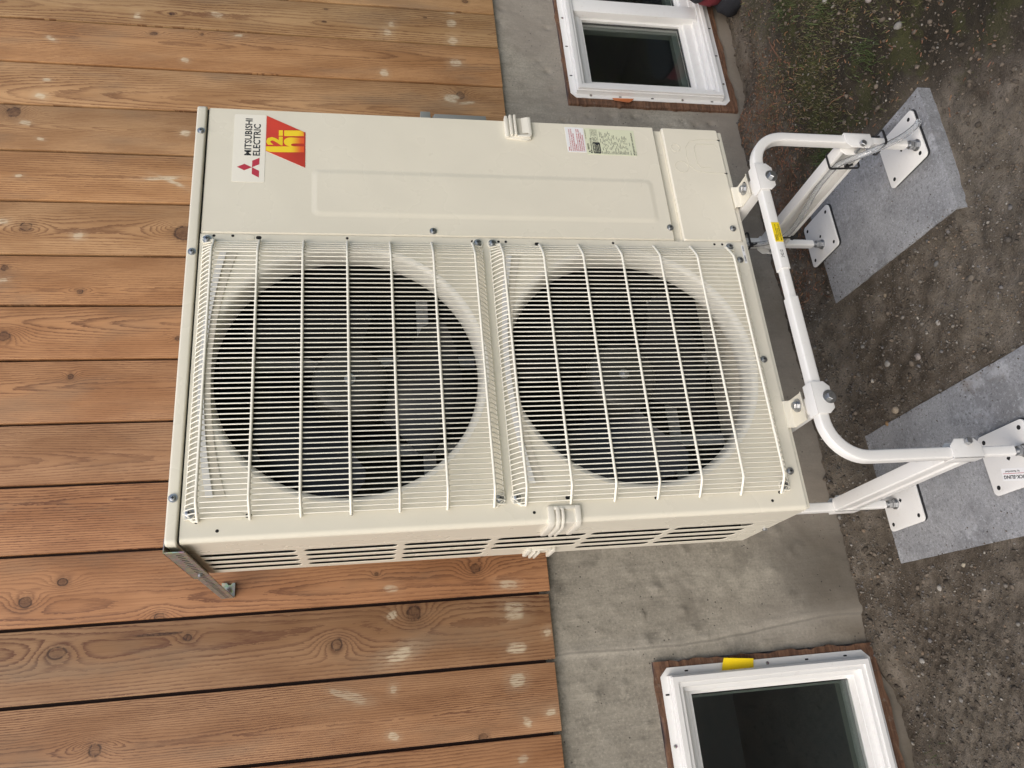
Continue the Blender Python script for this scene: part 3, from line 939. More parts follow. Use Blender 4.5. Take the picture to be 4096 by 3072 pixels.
def panel(name, x0, x1, z0, z1, press=None):
    mb = MB()
    e = .004
    out = [(x, y, z) for (x, y, z) in [(a, e, b) for a, b in rrect(x0, x1, z0, z1, .004, 3)]]
    inn = [(a, 0.0, b) for a, b in rrect(x0 + e * .8, x1 - e * .8, z0 + e * .8, z1 - e * .8, .004, 3)]
    back = [(a, .030, b) for a, b in rrect(x0, x1, z0, z1, .004, 3)]
    loopq(mb, back, out)
    loopq(mb, out, inn)
    if press:
        a0, a1, c0, c1 = press
        N = 6
        R1 = rrect(a0, a1, c0, c1, .018, N)
        hole_ring(mb, R1, (x0 + e * .8, x1 - e * .8, z0 + e * .8, z1 - e * .8), lambda a, b: (a, 0.0, b))
        g = [.0, .3, .7, 1]
        L = []
        for tt in (0, .15, .4, .7, .9, 1):
            d = .016 * tt
            L.append([(a, -.0016 * (tt * tt * (3 - 2 * tt)), b) for a, b in rrect(a0 + d, a1 - d, c0 + d, c1 - d, .018 - d * .5, N)])
        for A, B in zip(L[:-1], L[1:]):
            loopq(mb, A, B)
        k = len(mb.v); mb.v += L[-1]; mb.f.append(tuple(range(k, k + len(L[-1]))))
    else:
        k = len(mb.v); mb.v += inn; mb.f.append(tuple(range(k, k + len(inn))))
    o = mb.build(name, M['cream'], hp, smooth=.5)
    return o


panel('service_panel', SPL + .001, WD, .684, ZT, (.742, .879, .714, 1.570))
panel('wiring_cover', SPL + .001, WD, ZB + .001, .661)
MB().box(SPL + .003, WD - .004, .012, .03, .655, .69).build('recessed_ledge', M['cream'], hp)

# right side and back
MB().box(WD - .0045, WD - .001, .0305, DP, ZB, ZT).build('right_side_panel', M['cream'], hp)
MB().box(.004, WD - .006, DP - .006, DP - .002, ZB, ZT).build('rear_coil', M['coil'], hp)
# base pan
MB().box(.004, WD - .004, .006, DP, ZB - .012, ZB - .0005).build('base_pan', M['cream'], hp, bevel=.003)

# left side panel with louvre slots
SZ = [(1.602, 1.798), (1.391, 1.589), (1.186, 1.380), (.970, 1.175), (.771, .961), (.562, .761)]
SY = [.138, .188, .238, .288]
mb = MB()
fs = lambda a, b: (0.0, a, b)
y0s, y1s = .1035, DP
yb = [.113, .163, .213, .263, .313]
zb_ = [ZB, .552] + [.766, .9655, 1.1725 - .0, 1.383, 1.5955] + [ZT]
zedges = [.553, .766, .9655, 1.1725, 1.383, 1.5955, 1.8025]
groups = [5, 4, 3, 2, 1, 0]
for gi, (za, zb2) in zip(groups, zip(zedges[:-1], zedges[1:])):
    s0, s1 = SZ[gi]
    for r_ in range(4):
        ya, yb2 = yb[r_], yb[r_ + 1]
        if gi == 3 and r_ == 3:
            mb.add([fs(ya, za), fs(yb2, za), fs(yb2, zb2), fs(ya, zb2)], [(0, 1, 2, 3)])
            continue
        hw = .0155
        lp = rrect(SY[r_] - hw, SY[r_] + hw, s0, s1, hw * .98, 5)
        hole_ring(mb, lp, (ya, yb2, za, zb2), fs)
        lp2 = rrect(SY[r_] - hw + .0012, SY[r_] + hw - .0016, s0 + .002, s1 - .002, hw * .85, 5)
        loopq(mb, [(0, a, b) for a, b in lp], [(.0004, a * .6 + a2 * .4, b * .6 + b2 * .4) for (a, b), (a2, b2) in zip(lp, lp2)])
        loopq(mb, [(.0004, a * .6 + a2 * .4, b * .6 + b2 * .4) for (a, b), (a2, b2) in zip(lp, lp2)], [(.0011, a, b) for a, b in lp2])
for (ya, yb2, za, zb2) in ((y0s, .113, ZB, ZT), (.313, y1s, ZB, ZT), (.113, .313, ZB, .553), (.113, .313, 1.8025, ZT)):
    mb.add([fs(ya, za), fs(yb2, za), fs(yb2, zb2), fs(ya, zb2)], [(0, 1, 2, 3)])
mb.add([(0, DP, ZB), (.03, DP, ZB), (.03, DP, ZT), (0, DP, ZT)], [(0, 1, 2, 3)])
mb.add([(0, y0s, ZB), (.003, y0s - .002, ZB), (.003, y0s - .002, ZT), (0, y0s, ZT)], [(0, 1, 2, 3)])
lo = mb.build('louvred_side_panel', M['cream'], hp, smooth=.5)
MB().box(.050, .054, .106, DP - .008, ZB + .004, ZT - .004).build('side_coil', M['side_coil'], hp)
MB().box(.004, .009, .092, .1025, ZB + .002, ZT - .002).build('corner_post', M['inside'], hp)
MB().box(SPL, SPL + .004, .031, DP - .008, ZB + .002, ZT - .002).build('inner_partition', M['inside'], hp)
MB().box(.028, SPL - .004, .085, DP - .01, 1.160, 1.166).build('inner_shelf', M['inside'], hp)

# lid
mb = MB()
prof = rrect(-.0045, WD + .0035, -.005, DP + .012, .013, 5)
mb.plate_xy(prof, ZT + .0035, 1.834)
mb.build('lid', M['cream'], hp, bevel=.0045, seg=3, smooth=.9)
MB().box(.004, WD - .004, .005, DP - .003, ZT - .003, ZT + .004).build('lid_gap', M['hole'], hp)

# bell-mouths, coil view, fans, grilles
ring0 = fan0 = None
PROF = [(RO + .001, -.0006), (RO - .004, .0008), (RO - .010, .0045), (RO - .0130, .012), (RO - .0155, .024), (RO - .0165, .040), (RO - .0165, .060), (RO - .014, .062)]
NS = 96


def at_fan(k):
    return V((FAN[k][0], 0, FAN[k][1]))


def blade_mesh():
    """one broad twisted blade pointing along +X from the hub, in fan coordinates"""
    nr, na = 9, 12
    v = []
    for side in (0, 1):
        for i in range(nr):
            tr = i / (nr - 1)
            rr_ = .070 + (.262 - .070) * tr
            lead = math.radians(30 + 22 * tr ** 1.5 - 14 * max(0, tr - .8) / .2)
            trail = math.radians(-34 - 6 * tr + 30 * max(0, tr - .85) / .15)
            for j in range(na):
                ta = j / (na - 1)
                a = trail + (lead - trail) * ta
                yy = .165 - .085 * ta + .012 * math.sin(math.pi * ta) + .0035 * side + .02 * (1 - tr)
                v.append((rr_ * math.cos(a), yy, rr_ * math.sin(a)))
    q = []
    n = nr * na
    for i in range(nr - 1):
        for j in range(na - 1):
            a = i * na + j
            q.append((a, a + 1, a + na + 1, a + na))
            q.append((n + a, n + a + na, n + a + na + 1, n + a + 1))
    rim = [i for i in range(na)] + [i * na + na - 1 for i in range(1, nr)] + [(nr - 1) * na + j for j in range(na - 2, -1, -1)] + [i * na for i in range(nr - 2, 0, -1)]
    for i in range(len(rim)):
        a, b = rim[i], rim[(i + 1) % len(rim)]
        q.append((a, b, n + b, n + a))
    return v, q


bv, bq = blade_mesh()
BLADE_A = ((24, 144, 264), (50, 170, 290))
for k in range(2):
    c = at_fan(k)
    mb = MB()
    L = []
    for i in range(NS):
        a = 2 * math.pi * i / NS
        L.append([(c.x + r_ * math.cos(a), y_, c.z + r_ * math.sin(a)) for r_, y_ in PROF])
    n = len(PROF)
    base = 0
    for l in L: mb.v += l
    for i in range(NS):
        j = (i + 1) % NS
        for m_ in range(n - 1):
            mb.f.append((i * n + m_, j * n + m_, j * n + m_ + 1, i * n + m_ + 1))
    mb.build('bell_mouth', M['bell'], hp, smooth=3.2)
    fan = empty('fan', c + V((0, .12, 0)), hp)
    # hub
    mb = MB()
    L = [[(c.x + r_ * math.cos(2 * math.pi * i / 48), y_, c.z + r_ * math.sin(2 * math.pi * i / 48)) for i in range(48)] for r_, y_ in ((.004, .078), (.060, .078), (.076, .081), (.0835, .090), (.085, .105), (.085, .19))]
    mb.loops(L, cap0=True, cap1=True)
    mb.build('hub', M['hub'], fan, smooth=.8)
    mb = MB().cyl((c.x, .079, c.z), (c.x, .075, c.z), .0125, 20).cyl((c.x, .0752, c.z), (c.x, .068, c.z), .0075, 6).cyl((c.x, .0685, c.z), (c.x, .062, c.z), .0042, 10)
    mb.build('hub_nut', M['zinc'], fan)
    for ang in BLADE_A[k]:
        a = math.radians(ang)
        mb = MB()
        mb.add([(c.x + x * math.cos(a) - z * math.sin(a), y, c.z + x * math.sin(a) + z * math.cos(a)) for x, y, z in bv], bq)
        mb.build('blade', M['fan'], fan, smooth=.9)
    # motor behind the hub and its upright bracket
    MB().cyl((c.x, .19, c.z), (c.x, .27, c.z), .062, 28).build('motor', M['inside'], fan, smooth=.6)
    for xx in (c.x - .125, c.x + .105):
        MB().box(xx, xx + .028, .255, .262, c.z - .312, c.z + .312).build('motor_bracket', M['alu'], fan)
    MB().box(c.x - .30, c.x + .30, .262, .267, c.z - .20, c.z - .17).build('motor_cross_bracket', M['alu'], fan)

# grilles ------------------------------------------------------------
GY = -.032
XL, XR = .040, .672           # ends of the bars on the panel
BARZ = [(.288 - .096 * i) for i in range(7)]


def bar_path(z, hook):
    p = [(XL - .002, -.0015, z), (XL + .002, -.007, z), (XL + .022, GY + .007, z), (XL + .030, GY + .001, z), (XL + .038, GY, z), (XR - .052, GY, z), (XR - .044, GY + .001, z), (XR - .034, GY + .006, z), (XR - .004, -.007, z), (XR, -.0015, z)]
    return p


def bar_xy(s):
    """point on the bar's course at horizontal position s (X) -> Y"""
    pts = [(a[0], a[1]) for a in bar_path(0, 0)]
    for (a, b), (c_, d_) in zip(pts[:-1], pts[1:]):
        if a <= s <= c_:
            return b + (d_ - b) * (s - a) / (c_ - a)
    return GY


NW = 58
src_wire = src_bar = src_edge = None
for k in range(2):
    c = at_fan(k)
    gr = empty('fan_grille', (c.x, GY, c.z), hp)
    gr['label'] = ('upper' if k == 0 else 'lower') + ' cream wire fan guard'
    for i, dz in enumerate(BARZ):
        if src_bar is None:
            src_bar = MB().tube([V(a) + V((0, -.0040, 0)) for a in bar_path(c.z + dz, 0)], .0030, 8, up=(0, 0, 1)).build('crossbar', M['cream_wire'], gr, smooth=1.2)
            bar0 = c.z + dz
        else:
            place_copy(src_bar, (0, 0, c.z + dz - bar0), gr)
    # upright wires, evenly spaced along the bars' course, tips bent back to the panel
    import bisect
    pts = bar_path(0, 0)
    acc = [0]
    for a, b in zip(pts[:-1], pts[1:]):
        acc.append(acc[-1] + math.dist(a[:2], b[:2]))
    for j in range(NW):
        s = acc[-1] * (j + .9) / (NW + .8)
        m_ = max(1, bisect.bisect_left(acc, s))
        tt = (s - acc[m_ - 1]) / (acc[m_] - acc[m_ - 1])
        wx = pts[m_ - 1][0] + (pts[m_][0] - pts[m_ - 1][0]) * tt
        wy = pts[m_ - 1][1] + (pts[m_][1] - pts[m_ - 1][1]) * tt
        dep = -wy
        zt_, zb2 = c.z + .290, c.z - .292
        pth = [(wx, -.004, zt_ + .023), (wx, wy * .35, zt_ + .020), (wx, wy * .86, zt_ + .006), (wx, wy, zt_ - .001), (wx, wy, zb2 + .001), (wx, wy * .86, zb2 - .005), (wx, wy * .35, zb2 - .017), (wx, -.004, zb2 - .020)]
        if dep > .0319 and src_wire is not None:
            place_copy(src_wire, (wx - wire_x, 0, c.z - wire_z), gr)
        else:
            w_ = MB().tube(pth, .0014, 6, up=(1, 0, 0)).build('wire', M['cream_wire'], gr, smooth=1.2, origin=(wx, 0, c.z))
            if dep > .0319:
                src_wire, wire_x, wire_z = w_, wx, c.z
    for zz in (c.z + .312, c.z - .311):
        e_ = MB().tube([(XL + .010, -.0045, zz), (XR - .018, -.0045, zz)], .0015, 6).build('edge_wire', M['cream_wire'], gr, smooth=1.2)
    # lugs and screws in the four corners
    for sx in (.056, .675):
        for sz in (c.z + .305, c.z - .3015):
            zi = c.z + (BARZ[0] if sz > c.z else BARZ[-1])
            xi = XL if sx < .3 else XR
            lug = MB()
            lug.tube([(xi, -.0035, zi), (xi + (.000 if sx < .3 else 0), -.003, (zi + sz) / 2), (sx + (.009 if sx < .3 else -.009) * 0, -.0028, sz + (.0095 if sz > c.z else -.0095))], .0026, 6, up=(0, 1, 0))
            lug.plate_xz(circle(sx, sz, .0125, 20), -.0032, -.0006)
            lug.build('fixing_lug', M['cream_wire'], gr)
            screw_xz(sx, sz, -.0031, .0085, 'screw', M['zinc'], gr)
    # pale strips of the air guide behind the top edge of the opening
    L0, L1 = [], []
    s1, s2 = MB(), MB()
    A, B, C2, D2 = [], [], [], []
    for i in range(25):
        tt = i / 24
        xx = .085 + (.640 - .085) * tt
        bow = .030 * (1 - (2 * tt - 1) ** 2)
        A.append((xx, -.006, c.z + .262 + bow)); B.append((xx, -.0065, c.z + .276 + bow * .95))
        C2.append((xx, -.0025, c.z + .240 + bow * 1.35)); D2.append((xx, -.003, c.z + .270 + bow))
    for P_, Q_, nm, mt in ((A, B, 'guide_strip', 'strip'), (C2, D2, 'guide_backing', 'strip_tan')):
        s = MB()
        s.loops([[P_[i], Q_[i], (Q_[i][0], Q_[i][1] + .0012, Q_[i][2]), (P_[i][0], P_[i][1] + .0012, P_[i][2])] for i in range(25)], cap0=True, cap1=True)
        s.build(nm, M[mt], hp, smooth=.6)

# screws and pilot holes on the cabinet
for (x, z, y) in ((.973, 1.821, -.005), (.641, 1.822, -.005), (.087, 1.823, -.005), (.708, 1.289, 0), (.731, .692, 0), (.732, .522, 0), (.639, .522, 0), (.364, .521, 0), (.088, .521, 0)):
    screw_xz(x, z, y - .0002, .0075, 'screw', M['zinc'], hp)
h0 = None
for (x, z) in ((.687, 1.779), (.687, 1.739), (.685, 1.488), (.682, 1.198), (.682, 1.135), (.682, 1.117), (.683, .849), (.684, .582), (.684, .561), (.039, 1.779), (.020, 1.740), (.040, 1.487), (.043, 1.198), (.043, 1.134), (.024, 1.116), (.042, .847), (.023, .579), (.041, .558)):
    if h0 is None:
        h0 = MB().plate_xz(circle(x, z, .0033, 12), -.0003, .002).build('pilot_hole', M['hole'], hp)
        hx = (x, z)
    else:
        place_copy(h0, (x - hx[0], 0, z - hx[1]), hp)
for (x, z) in ((.683, 1.683), (.047, 1.683), (.677, 1.041), (.052, 1.040)):
    MB().plate_xz(rrect(x - .0045, x + .0045, z - .006, z + .006, .004, 4), -.0003, .002).build('hook_hole', M['hole'], hp)
    MB().plate_xz(rrect(x - .006, x + .006, z + .010, z + .026, .004, 4), -.0012, .002).build('hook_emboss', M['cream'], hp)

# knock-outs on the wiring cover (scored outlines)
M['score'] = paint('scored_cream', (.56, .53, .43), .6)
for (cx, cz, r_) in ((.983, .632, .012), (.922, .625, .018)):
    mb = MB(); mb.tube([(a, -.0002, b) for a, b in circle(cx, cz, r_, 32)], .0005, 6, closed=True, up=(0, 1, 0)); mb.build('knockout_score', M['score'], hp)
mb = MB()
arc = [(.902, -.0002, .507)] + [(.902 + .052 * (1 - math.cos(a)) * .0 + 0, -.0002, .0) for a in ()]
path = [(.905, .508), (.905, .560), (.912, .590), (.930, .604), (.955, .606), (.985, .604), (1.006, .590), (1.014, .560), (1.014, .508)]
mb.tube([(a, -.0002, b) for a, b in path], .0005, 6, up=(0, 1, 0))
mb.tube([(a, -.0002, b) for a, b in [(.922, .545), (.922, .572), (.935, .580), (.985, .580), (.998, .572), (.998, .520), (.985, .513)]], .0006, 6, up=(0, 1, 0))
mb.build('knockout_score', M['score'], hp)
for xx in (.905, 1.014):
    MB().box(xx - .0012, xx + .0012, -.0006, .003, .5005, .5085).build('cover_notch', M['hole'], hp)

# ---- lifting grips
def grip(parts, name='grip'):
    return parts


# on the right-hand edge of the service panel
g = MB()
U = [(1.054, 1.090), (.998, 1.090), (.991, 1.084), (.986, 1.050), (.985, 1.032), (.989, 1.024), (.997, 1.0205), (1.054, 1.0205)]
g.plate_xz(U, -.0045, .001)
gp = g.build('hand_grip', M['cream_plastic'], hp, bevel=.002)
for z0_, z1_, d in ((1.0705, 1.078, .013), (1.0605, 1.0665, .015)):
    MB().box(.9945, 1.058, -d, -.003, z0_, z1_).build('grip_rib', M['cream_plastic'], gp, bevel=.0022)
MB().box(.9905, 1.057, -.010, -.003, 1.081, 1.0895).build('grip_top', M['cream_plastic'], gp, bevel=.003)
MB().plate_xz([(1.0545, 1.0215), (.998, 1.0215), (.992, 1.026), (.9905, 1.034), (.9905, 1.060), (.9965, 1.060), (.9985, 1.034), (1.003, 1.030), (1.0545, 1.0295)], -.011, -.003).build('grip_rim', M['cream_plastic'], gp, bevel=.0022)
MB().add([(.999, -.0050, 1.0605), (1.0535, -.0050, 1.0605), (1.0535, -.0050, 1.0295), (.999, -.0050, 1.0305), (.999, .0, 1.0605), (1.0535, .0, 1.0605), (1.0535, 0, 1.0295), (.999, 0, 1.0305)], [(0, 1, 2, 3), (0, 4, 5, 1), (1, 5, 6, 2), (2, 6, 7, 3), (3, 7, 4, 0)]).build('grip_pocket', M['strip_tan'], gp)  # tan in place of cream: the pocket's shading is put into the colour
MB().add([(1.003, -.0105, 1.0295), (1.054, -.0105, 1.0295), (1.054, -.0052, 1.0455), (1.006, -.0052, 1.0455)], [(0, 1, 2, 3)]).build('grip_scoop', M['cream_plastic'], gp)

# wrapped round the left front corner
def wrap(dx, z0_, z1_, d, name, parent, y1=.092, x1=.034, bev=.002):
    m_ = MB()
    o = []
    for (p, q_) in ((x1, -d), (.013, -d), (.0, -d * .6), (-d * .8, .006), (-d, .016), (-d, y1)):
        o.append((p, q_))
    i = [(.002, y1), (.002, .016), (.006, .006), (.016, .001), (x1, .001)]
    m_.plate_xy(o + i, z0_, z1_)
    return m_.build(name, M['cream_plastic'], parent, bevel=bev)


gl = wrap(0, 1.075, 1.088, .008, 'hand_grip', hp)
wrap(0, 1.064, 1.0715, .011, 'grip_rib', gl, .088, .031)
wrap(0, 1.0545, 1.0605, .012, 'grip_rib', gl, .084, .029)
wrap(0, 1.018, 1.030, .008, 'grip_rim', gl)
wrap(0, 1.0295, 1.0765, .0022, 'grip_pocket', gl, .088, .0335, .0005)
MB().box(.026, .034, -.008, .001, 1.029, 1.076).build('grip_rim', M['cream_plastic'], gl, bevel=.002)
# at the rear of the louvred side
gb = MB().box(-.007, .001, .262, .337, 1.072, 1.083).build('hand_grip', M['cream_plastic'], hp, bevel=.003)
for z0_, z1_, d in ((1.062, 1.068, .011), (1.052, 1.057, .012)):
    MB().box(-d, .001, .268, .339, z0_, z1_).build('grip_rib', M['cream_plastic'], gb, bevel=.002)
MB().box(-.010, .001, .264, .339, 1.014, 1.024).build('grip_rim', M['cream_plastic'], gb, bevel=.003)
MB().box(-.007, .001, .262, .270, 1.0235, 1.0725).build('grip_rim', M['cream_plastic'], gb, bevel=.003)
# base screws on the left side
MB().cyl((0, .191, .508), (-.005, .191, .508), .006, 12).build('screw', M['zinc'], hp)

# ---- printed labels
def text_mesh(s, x0, x1, z0, z1, bold=0.0, shear=0):
    cu = bpy.data.curves.new('txt', 'FONT')
    cu.body = s
    cu.size = 1
    cu.offset = bold
    cu.resolution_u = 2
    cu.shear = shear
    o = bpy.data.objects.new('txt', cu)
    COL.objects.link(o)
    dg = bpy.context.evaluated_depsgraph_get()
    dg.update()
    me = o.evaluated_get(dg).to_mesh()
    co = [tuple(v.co) for v in me.vertices]
    fa = [tuple(p.vertices) for p in me.polygons]
    o.evaluated_get(dg).to_mesh_clear()
    bpy.data.objects.remove(o, do_unlink=True)
    bpy.data.curves.remove(cu)
    xa, xb = min(a[0] for a in co), max(a[0] for a in co)
    za, zb3 = min(a[1] for a in co), max(a[1] for a in co)
    return [(x0 + (a[0] - xa) / (xb - xa) * (x1 - x0), z0 + (a[1] - za) / (zb3 - za) * (z1 - z0)) for a in co], fa


def text_xz(s, x0, x1, z0, z1, y, name, mat, parent, bold=0.0):
    v, fa = text_mesh(s, x0, x1, z0, z1, bold)
    return MB().add([(a, y, b) for a, b in v], fa).build(name, mat, parent, smooth=None, fix=False)


bp = MB().plate_xz(rrect(.8345, 1.0315, 1.6755, 1.7485, .004, 4), -.0006, .001).build('brand_label', M['label_cream'], hp)
text_xz('MITSUBISHI', .910, 1.0195, 1.7068, 1.7232, -.0008, 'lettering', M['ink'], bp, .022)
text_xz('ELECTRIC', .910, 1.0035, 1.6872, 1.7036, -.0008, 'lettering', M['ink'], bp, .022)
for poly in ([(.876, 1.738), (.8853, 1.721), (.876, 1.704), (.8667, 1.721)], [(.876, 1.704), (.895, 1.704), (.9042, 1.6878), (.8852, 1.6878)], [(.876, 1.704), (.857, 1.704), (.8475, 1.6878), (.8665, 1.6878)]):
    MB().add([(a, -.0008, b) for a, b in poly], [(0, 1, 2, 3)]).build('logo_diamond', M['logo_red'], bp, smooth=None)
bd = MB().plate_xz([(1.0305, 1.6745), (.9255, 1.6745), (.880, 1.5835), (.984, 1.5835)], -.0006, .001).build('heating_badge', M['badge_red'], hp)


def flat(polys, y, name, mat, parent):
    m_ = MB()
    for p_ in polys:
        m_.add([(a, y, b) for a, b in p_], [tuple(range(len(p_)))])
    bm = m_.build(name, mat, parent, smooth=None)
    return bm


H = [[(.9265, 1.6742), (.938, 1.6742), (.9405, 1.620), (.9425, 1.5865), (.9245, 1.5865), (.9225, 1.640), (.9222, 1.665)]]
ar = []
for i in range(9):
    a = math.pi * i / 8
    ar.append(((.9535 - .0135 * math.cos(a)), 1.618 + .016 * math.sin(a)))
inn = [(.9468 - .0035 * math.cos(math.pi * i / 8) + .0005, 1.612 + .0055 * math.sin(math.pi * i / 8)) for i in range(8, -1, -1)]
H.append([(.9400, 1.618)] + ar + [(.967, 1.5865), (.951, 1.5865)] + inn[:])
h_ = MB()
h_.add([(a, -.0008, b) for a, b in H[0]], [tuple(range(len(H[0])))])
arch_o = [(.9405 + .0, 1.6175)] + [(.954 - .0135 * math.cos(math.pi * i / 10), 1.618 + .0155 * math.sin(math.pi * i / 10)) for i in range(11)] + [(.9672, 1.5865)]
arch_i = [(.9405, 1.600)] + [(.9455 - .0042 * math.cos(math.pi * i / 10), 1.6095 + .0072 * math.sin(math.pi * i / 10)) for i in range(11)] + [(.9505, 1.5865)]
n = len(arch_o)
h_.add([(a, -.0009, b) for a, b in arch_o] + [(a, -.0009, b) for a, b in arch_i], [(i, i + 1, n + i + 1, n + i) for i in range(n - 1)])
h_.build('badge_letter_h', M['foil_yellow'], bd, smooth=None, origin=(.95, -.0009, 1.632))
flat([[(.971, 1.6455), (.9875, 1.6455), (.988, 1.6362), (.9715, 1.6362)], [(.9705, 1.633), (.9878, 1.633), (.9892, 1.5945), (.9855, 1.5880), (.9728, 1.5865)]], -.0009, 'badge_letter_i', M['foil_yellow'], bd)
v2, f2 = text_mesh('2', .9425, .9685, 1.636, 1.674, .05)
MB().add([(a, -.0009, b) for a, b in v2], f2).build('badge_figure_2', M['yellow'], bd, smooth=None, fix=False)

wl_ = MB().plate_xz([(.9565, .880), (1.0355, .880), (1.0365, .9295), (.9565, .9295)], -.0005, .001).build('warning_label', M['label_white'], hp)
WT = ['WARNING', 'RISK OF ELECTRIC SHOCK CAN CAUSE INJURY', 'OR DEATH DISCONNECT ALL REMOTE ELECTRIC', 'POWER SUPPLIES BEFORE SERVICING', 'AVERTISSEMENT', 'RISQUE DE CHOCS ELECTRIQUES PEUT CAUSER', 'DES BLESSURES ET MEME ENTRAINER LA MORT', 'COUPER LES SOURCES D ALIMENTATION', 'A DISTANCE AVANT LE DEPANNAGE']
mb = MB()
for i, s in enumerate(WT):
    zz = .9262 - i * .0049
    v, fa = text_mesh(s, .9595, .9595 + .00183 * len(s), zz - .0034, zz, .03)
    mb.add([(a, -.0007, b) for a, b in v], fa)
mb.build('printed_text', M['ink_red'], wl_, smooth=None, fix=False)
rl = MB().plate_xz([(.951, .7435), (1.034, .742), (1.0355, .8785), (.951, .8785)], -.0005, .001).build('rating_label', M['label_yellowish'], hp)
MB().plate_xz(rrect(.9545, .9905, .8405, .861, .003, 3), -.0008, -.0004).build('printed_box', M['ink'], rl)
mb = MB()
for (s, x0, x1, zt_, hgt) in (('SPLIT-TYPE INVERTER HEAT PUMP', .955, 1.004, .8665, .0034), ('MITSUBISHI ELECTRIC', .966, .986, .8755, .0052), ('CAN ICES-3B/NMB-3B', 1.000, 1.030, .8775, .002), ('MODEL', .955, .963, .8385, .002), ('SERVICE REF.', .990, 1.003, .8385, .002), ('REFRIGERANT', 1.008, 1.026, .8385, .002), ('MITSUBISHI ELECTRIC CORPORATION', .953, 1.0255, .7525, .0042), ('MADE IN JAPAN', .953, .966, .7465, .002), ('SERIAL NO.', .953, .968, .7605, .002), ('2025.03', .982, .993, .7605, .002)):
    v, fa = text_mesh(s, x0, x1, zt_ - hgt, zt_, .03)
    mb.add([(a, -.0007, b) for a, b in v], fa)
rt = ['POWER SUPPLY', '208/230 V', '60 Hz', '1 PHASE', 'COOLING', 'HEATING', 'MAX FUSE', 'FACTORY CHARGED', 'DESIGN PRESSURE', 'HIGH', 'LOW', 'WEIGHT', 'IP X4']
r3 = random.Random(5)
for i in range(19):
    zz = .8345 - i * .0037
    xx = .954
    while xx < (1.028 if i < 10 else 1.005):
        s = r3.choice(rt)
        w_ = len(s) * .00125
        if xx + w_ > 1.03: break
        v, fa = text_mesh(s, xx, xx + w_, zz - .0021, zz, .03)
        mb.add([(a, -.0007, b) for a, b in v], fa)
        xx += w_ + r3.uniform(.004, .014)
for poly in ([(.9605, .8745), (.9628, .8715), (.9605, .8685), (.9582, .8715)], [(.9605, .8685), (.9645, .8685), (.9668, .8655), (.9628, .8655)], [(.9605, .8685), (.9565, .8685), (.9542, .8655), (.9582, .8655)]):
    mb.add([(a, -.0007, b) for a, b in poly], [(0, 1, 2, 3)])
# certification box with round mark
mb2 = MB()
ring_xz(mb2, (.9925, 1.031, .8445, .8625), (.993, 1.0305, .845, .862), -.0008, -.0006)
mb.add(mb2.v, mb2.f)
mb.tube([(a, -.0007, b) for a, b in circle(1.001, .8535, .0062, 28)], .0005, 4, closed=True, up=(0, 1, 0))
v, fa = text_mesh('ETL', .997, 1.005, .851, .8565, .03); mb.add([(a, -.0007, b) for a, b in v], fa)
for i in range(4):
    v, fa = text_mesh(['CONFORMS TO', 'UL STD 60335', 'CERTIFIED TO', 'CSA C22.2'][i], 1.011, 1.029, .8575 - i * .0035, .8595 - i * .0035, .03); mb.add([(a, -.0007, b) for a, b in v], fa)
mb.build('printed_text', M['ink'], rl, smooth=None, fix=False)
mb = MB()
for i, (s, e_) in enumerate((('AHRI CERTIFIED', .986), ('www.ahridirectory.org', .984), ('Unitary Small HP', .980), ('AHRI Standard 210/240', .983))):
    v, fa = text_mesh(s, .957, e_, .8555 - i * .004, .858 - i * .004 + (.001 if i == 0 else 0), .03)
    mb.add([(a, -.0010, b) for a, b in v], fa)
mb.build('printed_text', M['label_yellowish'], rl, smooth=None, fix=False)
# small part-number label low on the fan panel
sl = MB().box(.630, .682, -.0004, .001, .5035, .5105).build('part_label', M['label_white'], hp)
text_xz('KDL60M941', .635, .652, .5048, .5085, -.0007, 'printed_text', M['ink'], sl, .03)
text_xz('421E0021', .664, .680, .5048, .5085, -.0007, 'printed_text', M['ink'], sl, .03)

# ---- mounting feet
for (x0, x1) in ((.797, .859), (.190, .256)):
    mb = MB()
    pr = [(.030, .5005), (-.001, .5005), (-.0035, .4985), (-.0045, .4865), (-.007, .4845), (-.056, .4845), (-.0585, .4885), (-.061, .4885), (-.058, .4815), (-.003, .4815), (-.0005, .4975), (.030, .4975)]
    mb.plate_yz(pr, x0, x1)
    ft = mb.build('mounting_foot', M['cream'], hp, bevel=.0008, seg=1)
    MB().plate_xy(rrect(x0 + .026, x0 + .052, -.046, -.026, .0095, 5), .4842, .4848).build('foot_slot', M['hole'], ft)
    mb = MB().plate_yz(pr, x0, x1)
    mb.v = [(a, DP - b, c_) for a, b, c_ in mb.v]
    mb.build('mounting_foot', M['cream'], hp)

# ------------------------------------------------------------------ stand
st = thing('equipment_stand', 'white powder-coated steel stand with adjustable feet carrying the heat pump', 'stand', (.5, .12, .0))
TW = .0255


def rsq(w, h, rc=.004, n=3):
    return rrect(-w / 2, w / 2, -h / 2, h / 2, rc, n)


def hexbolt(c, d, rh, hh, washer, parent, name='bolt', mat='zinc', shank=0):
    c, d = V(c), V(d).normalized()
    mb = MB()
    if washer: mb.cyl(c, c + d * .0022, washer, 24)
    b = c + d * .002
    mb.tube([b, b + d * hh * .86, b + d * hh], rh, 6, scale=[1, 1, .88])
    if shank: mb.cyl(c, c - d * shank, rh * .55, 12)
    return mb.build(name, M[mat], parent, smooth=.5)


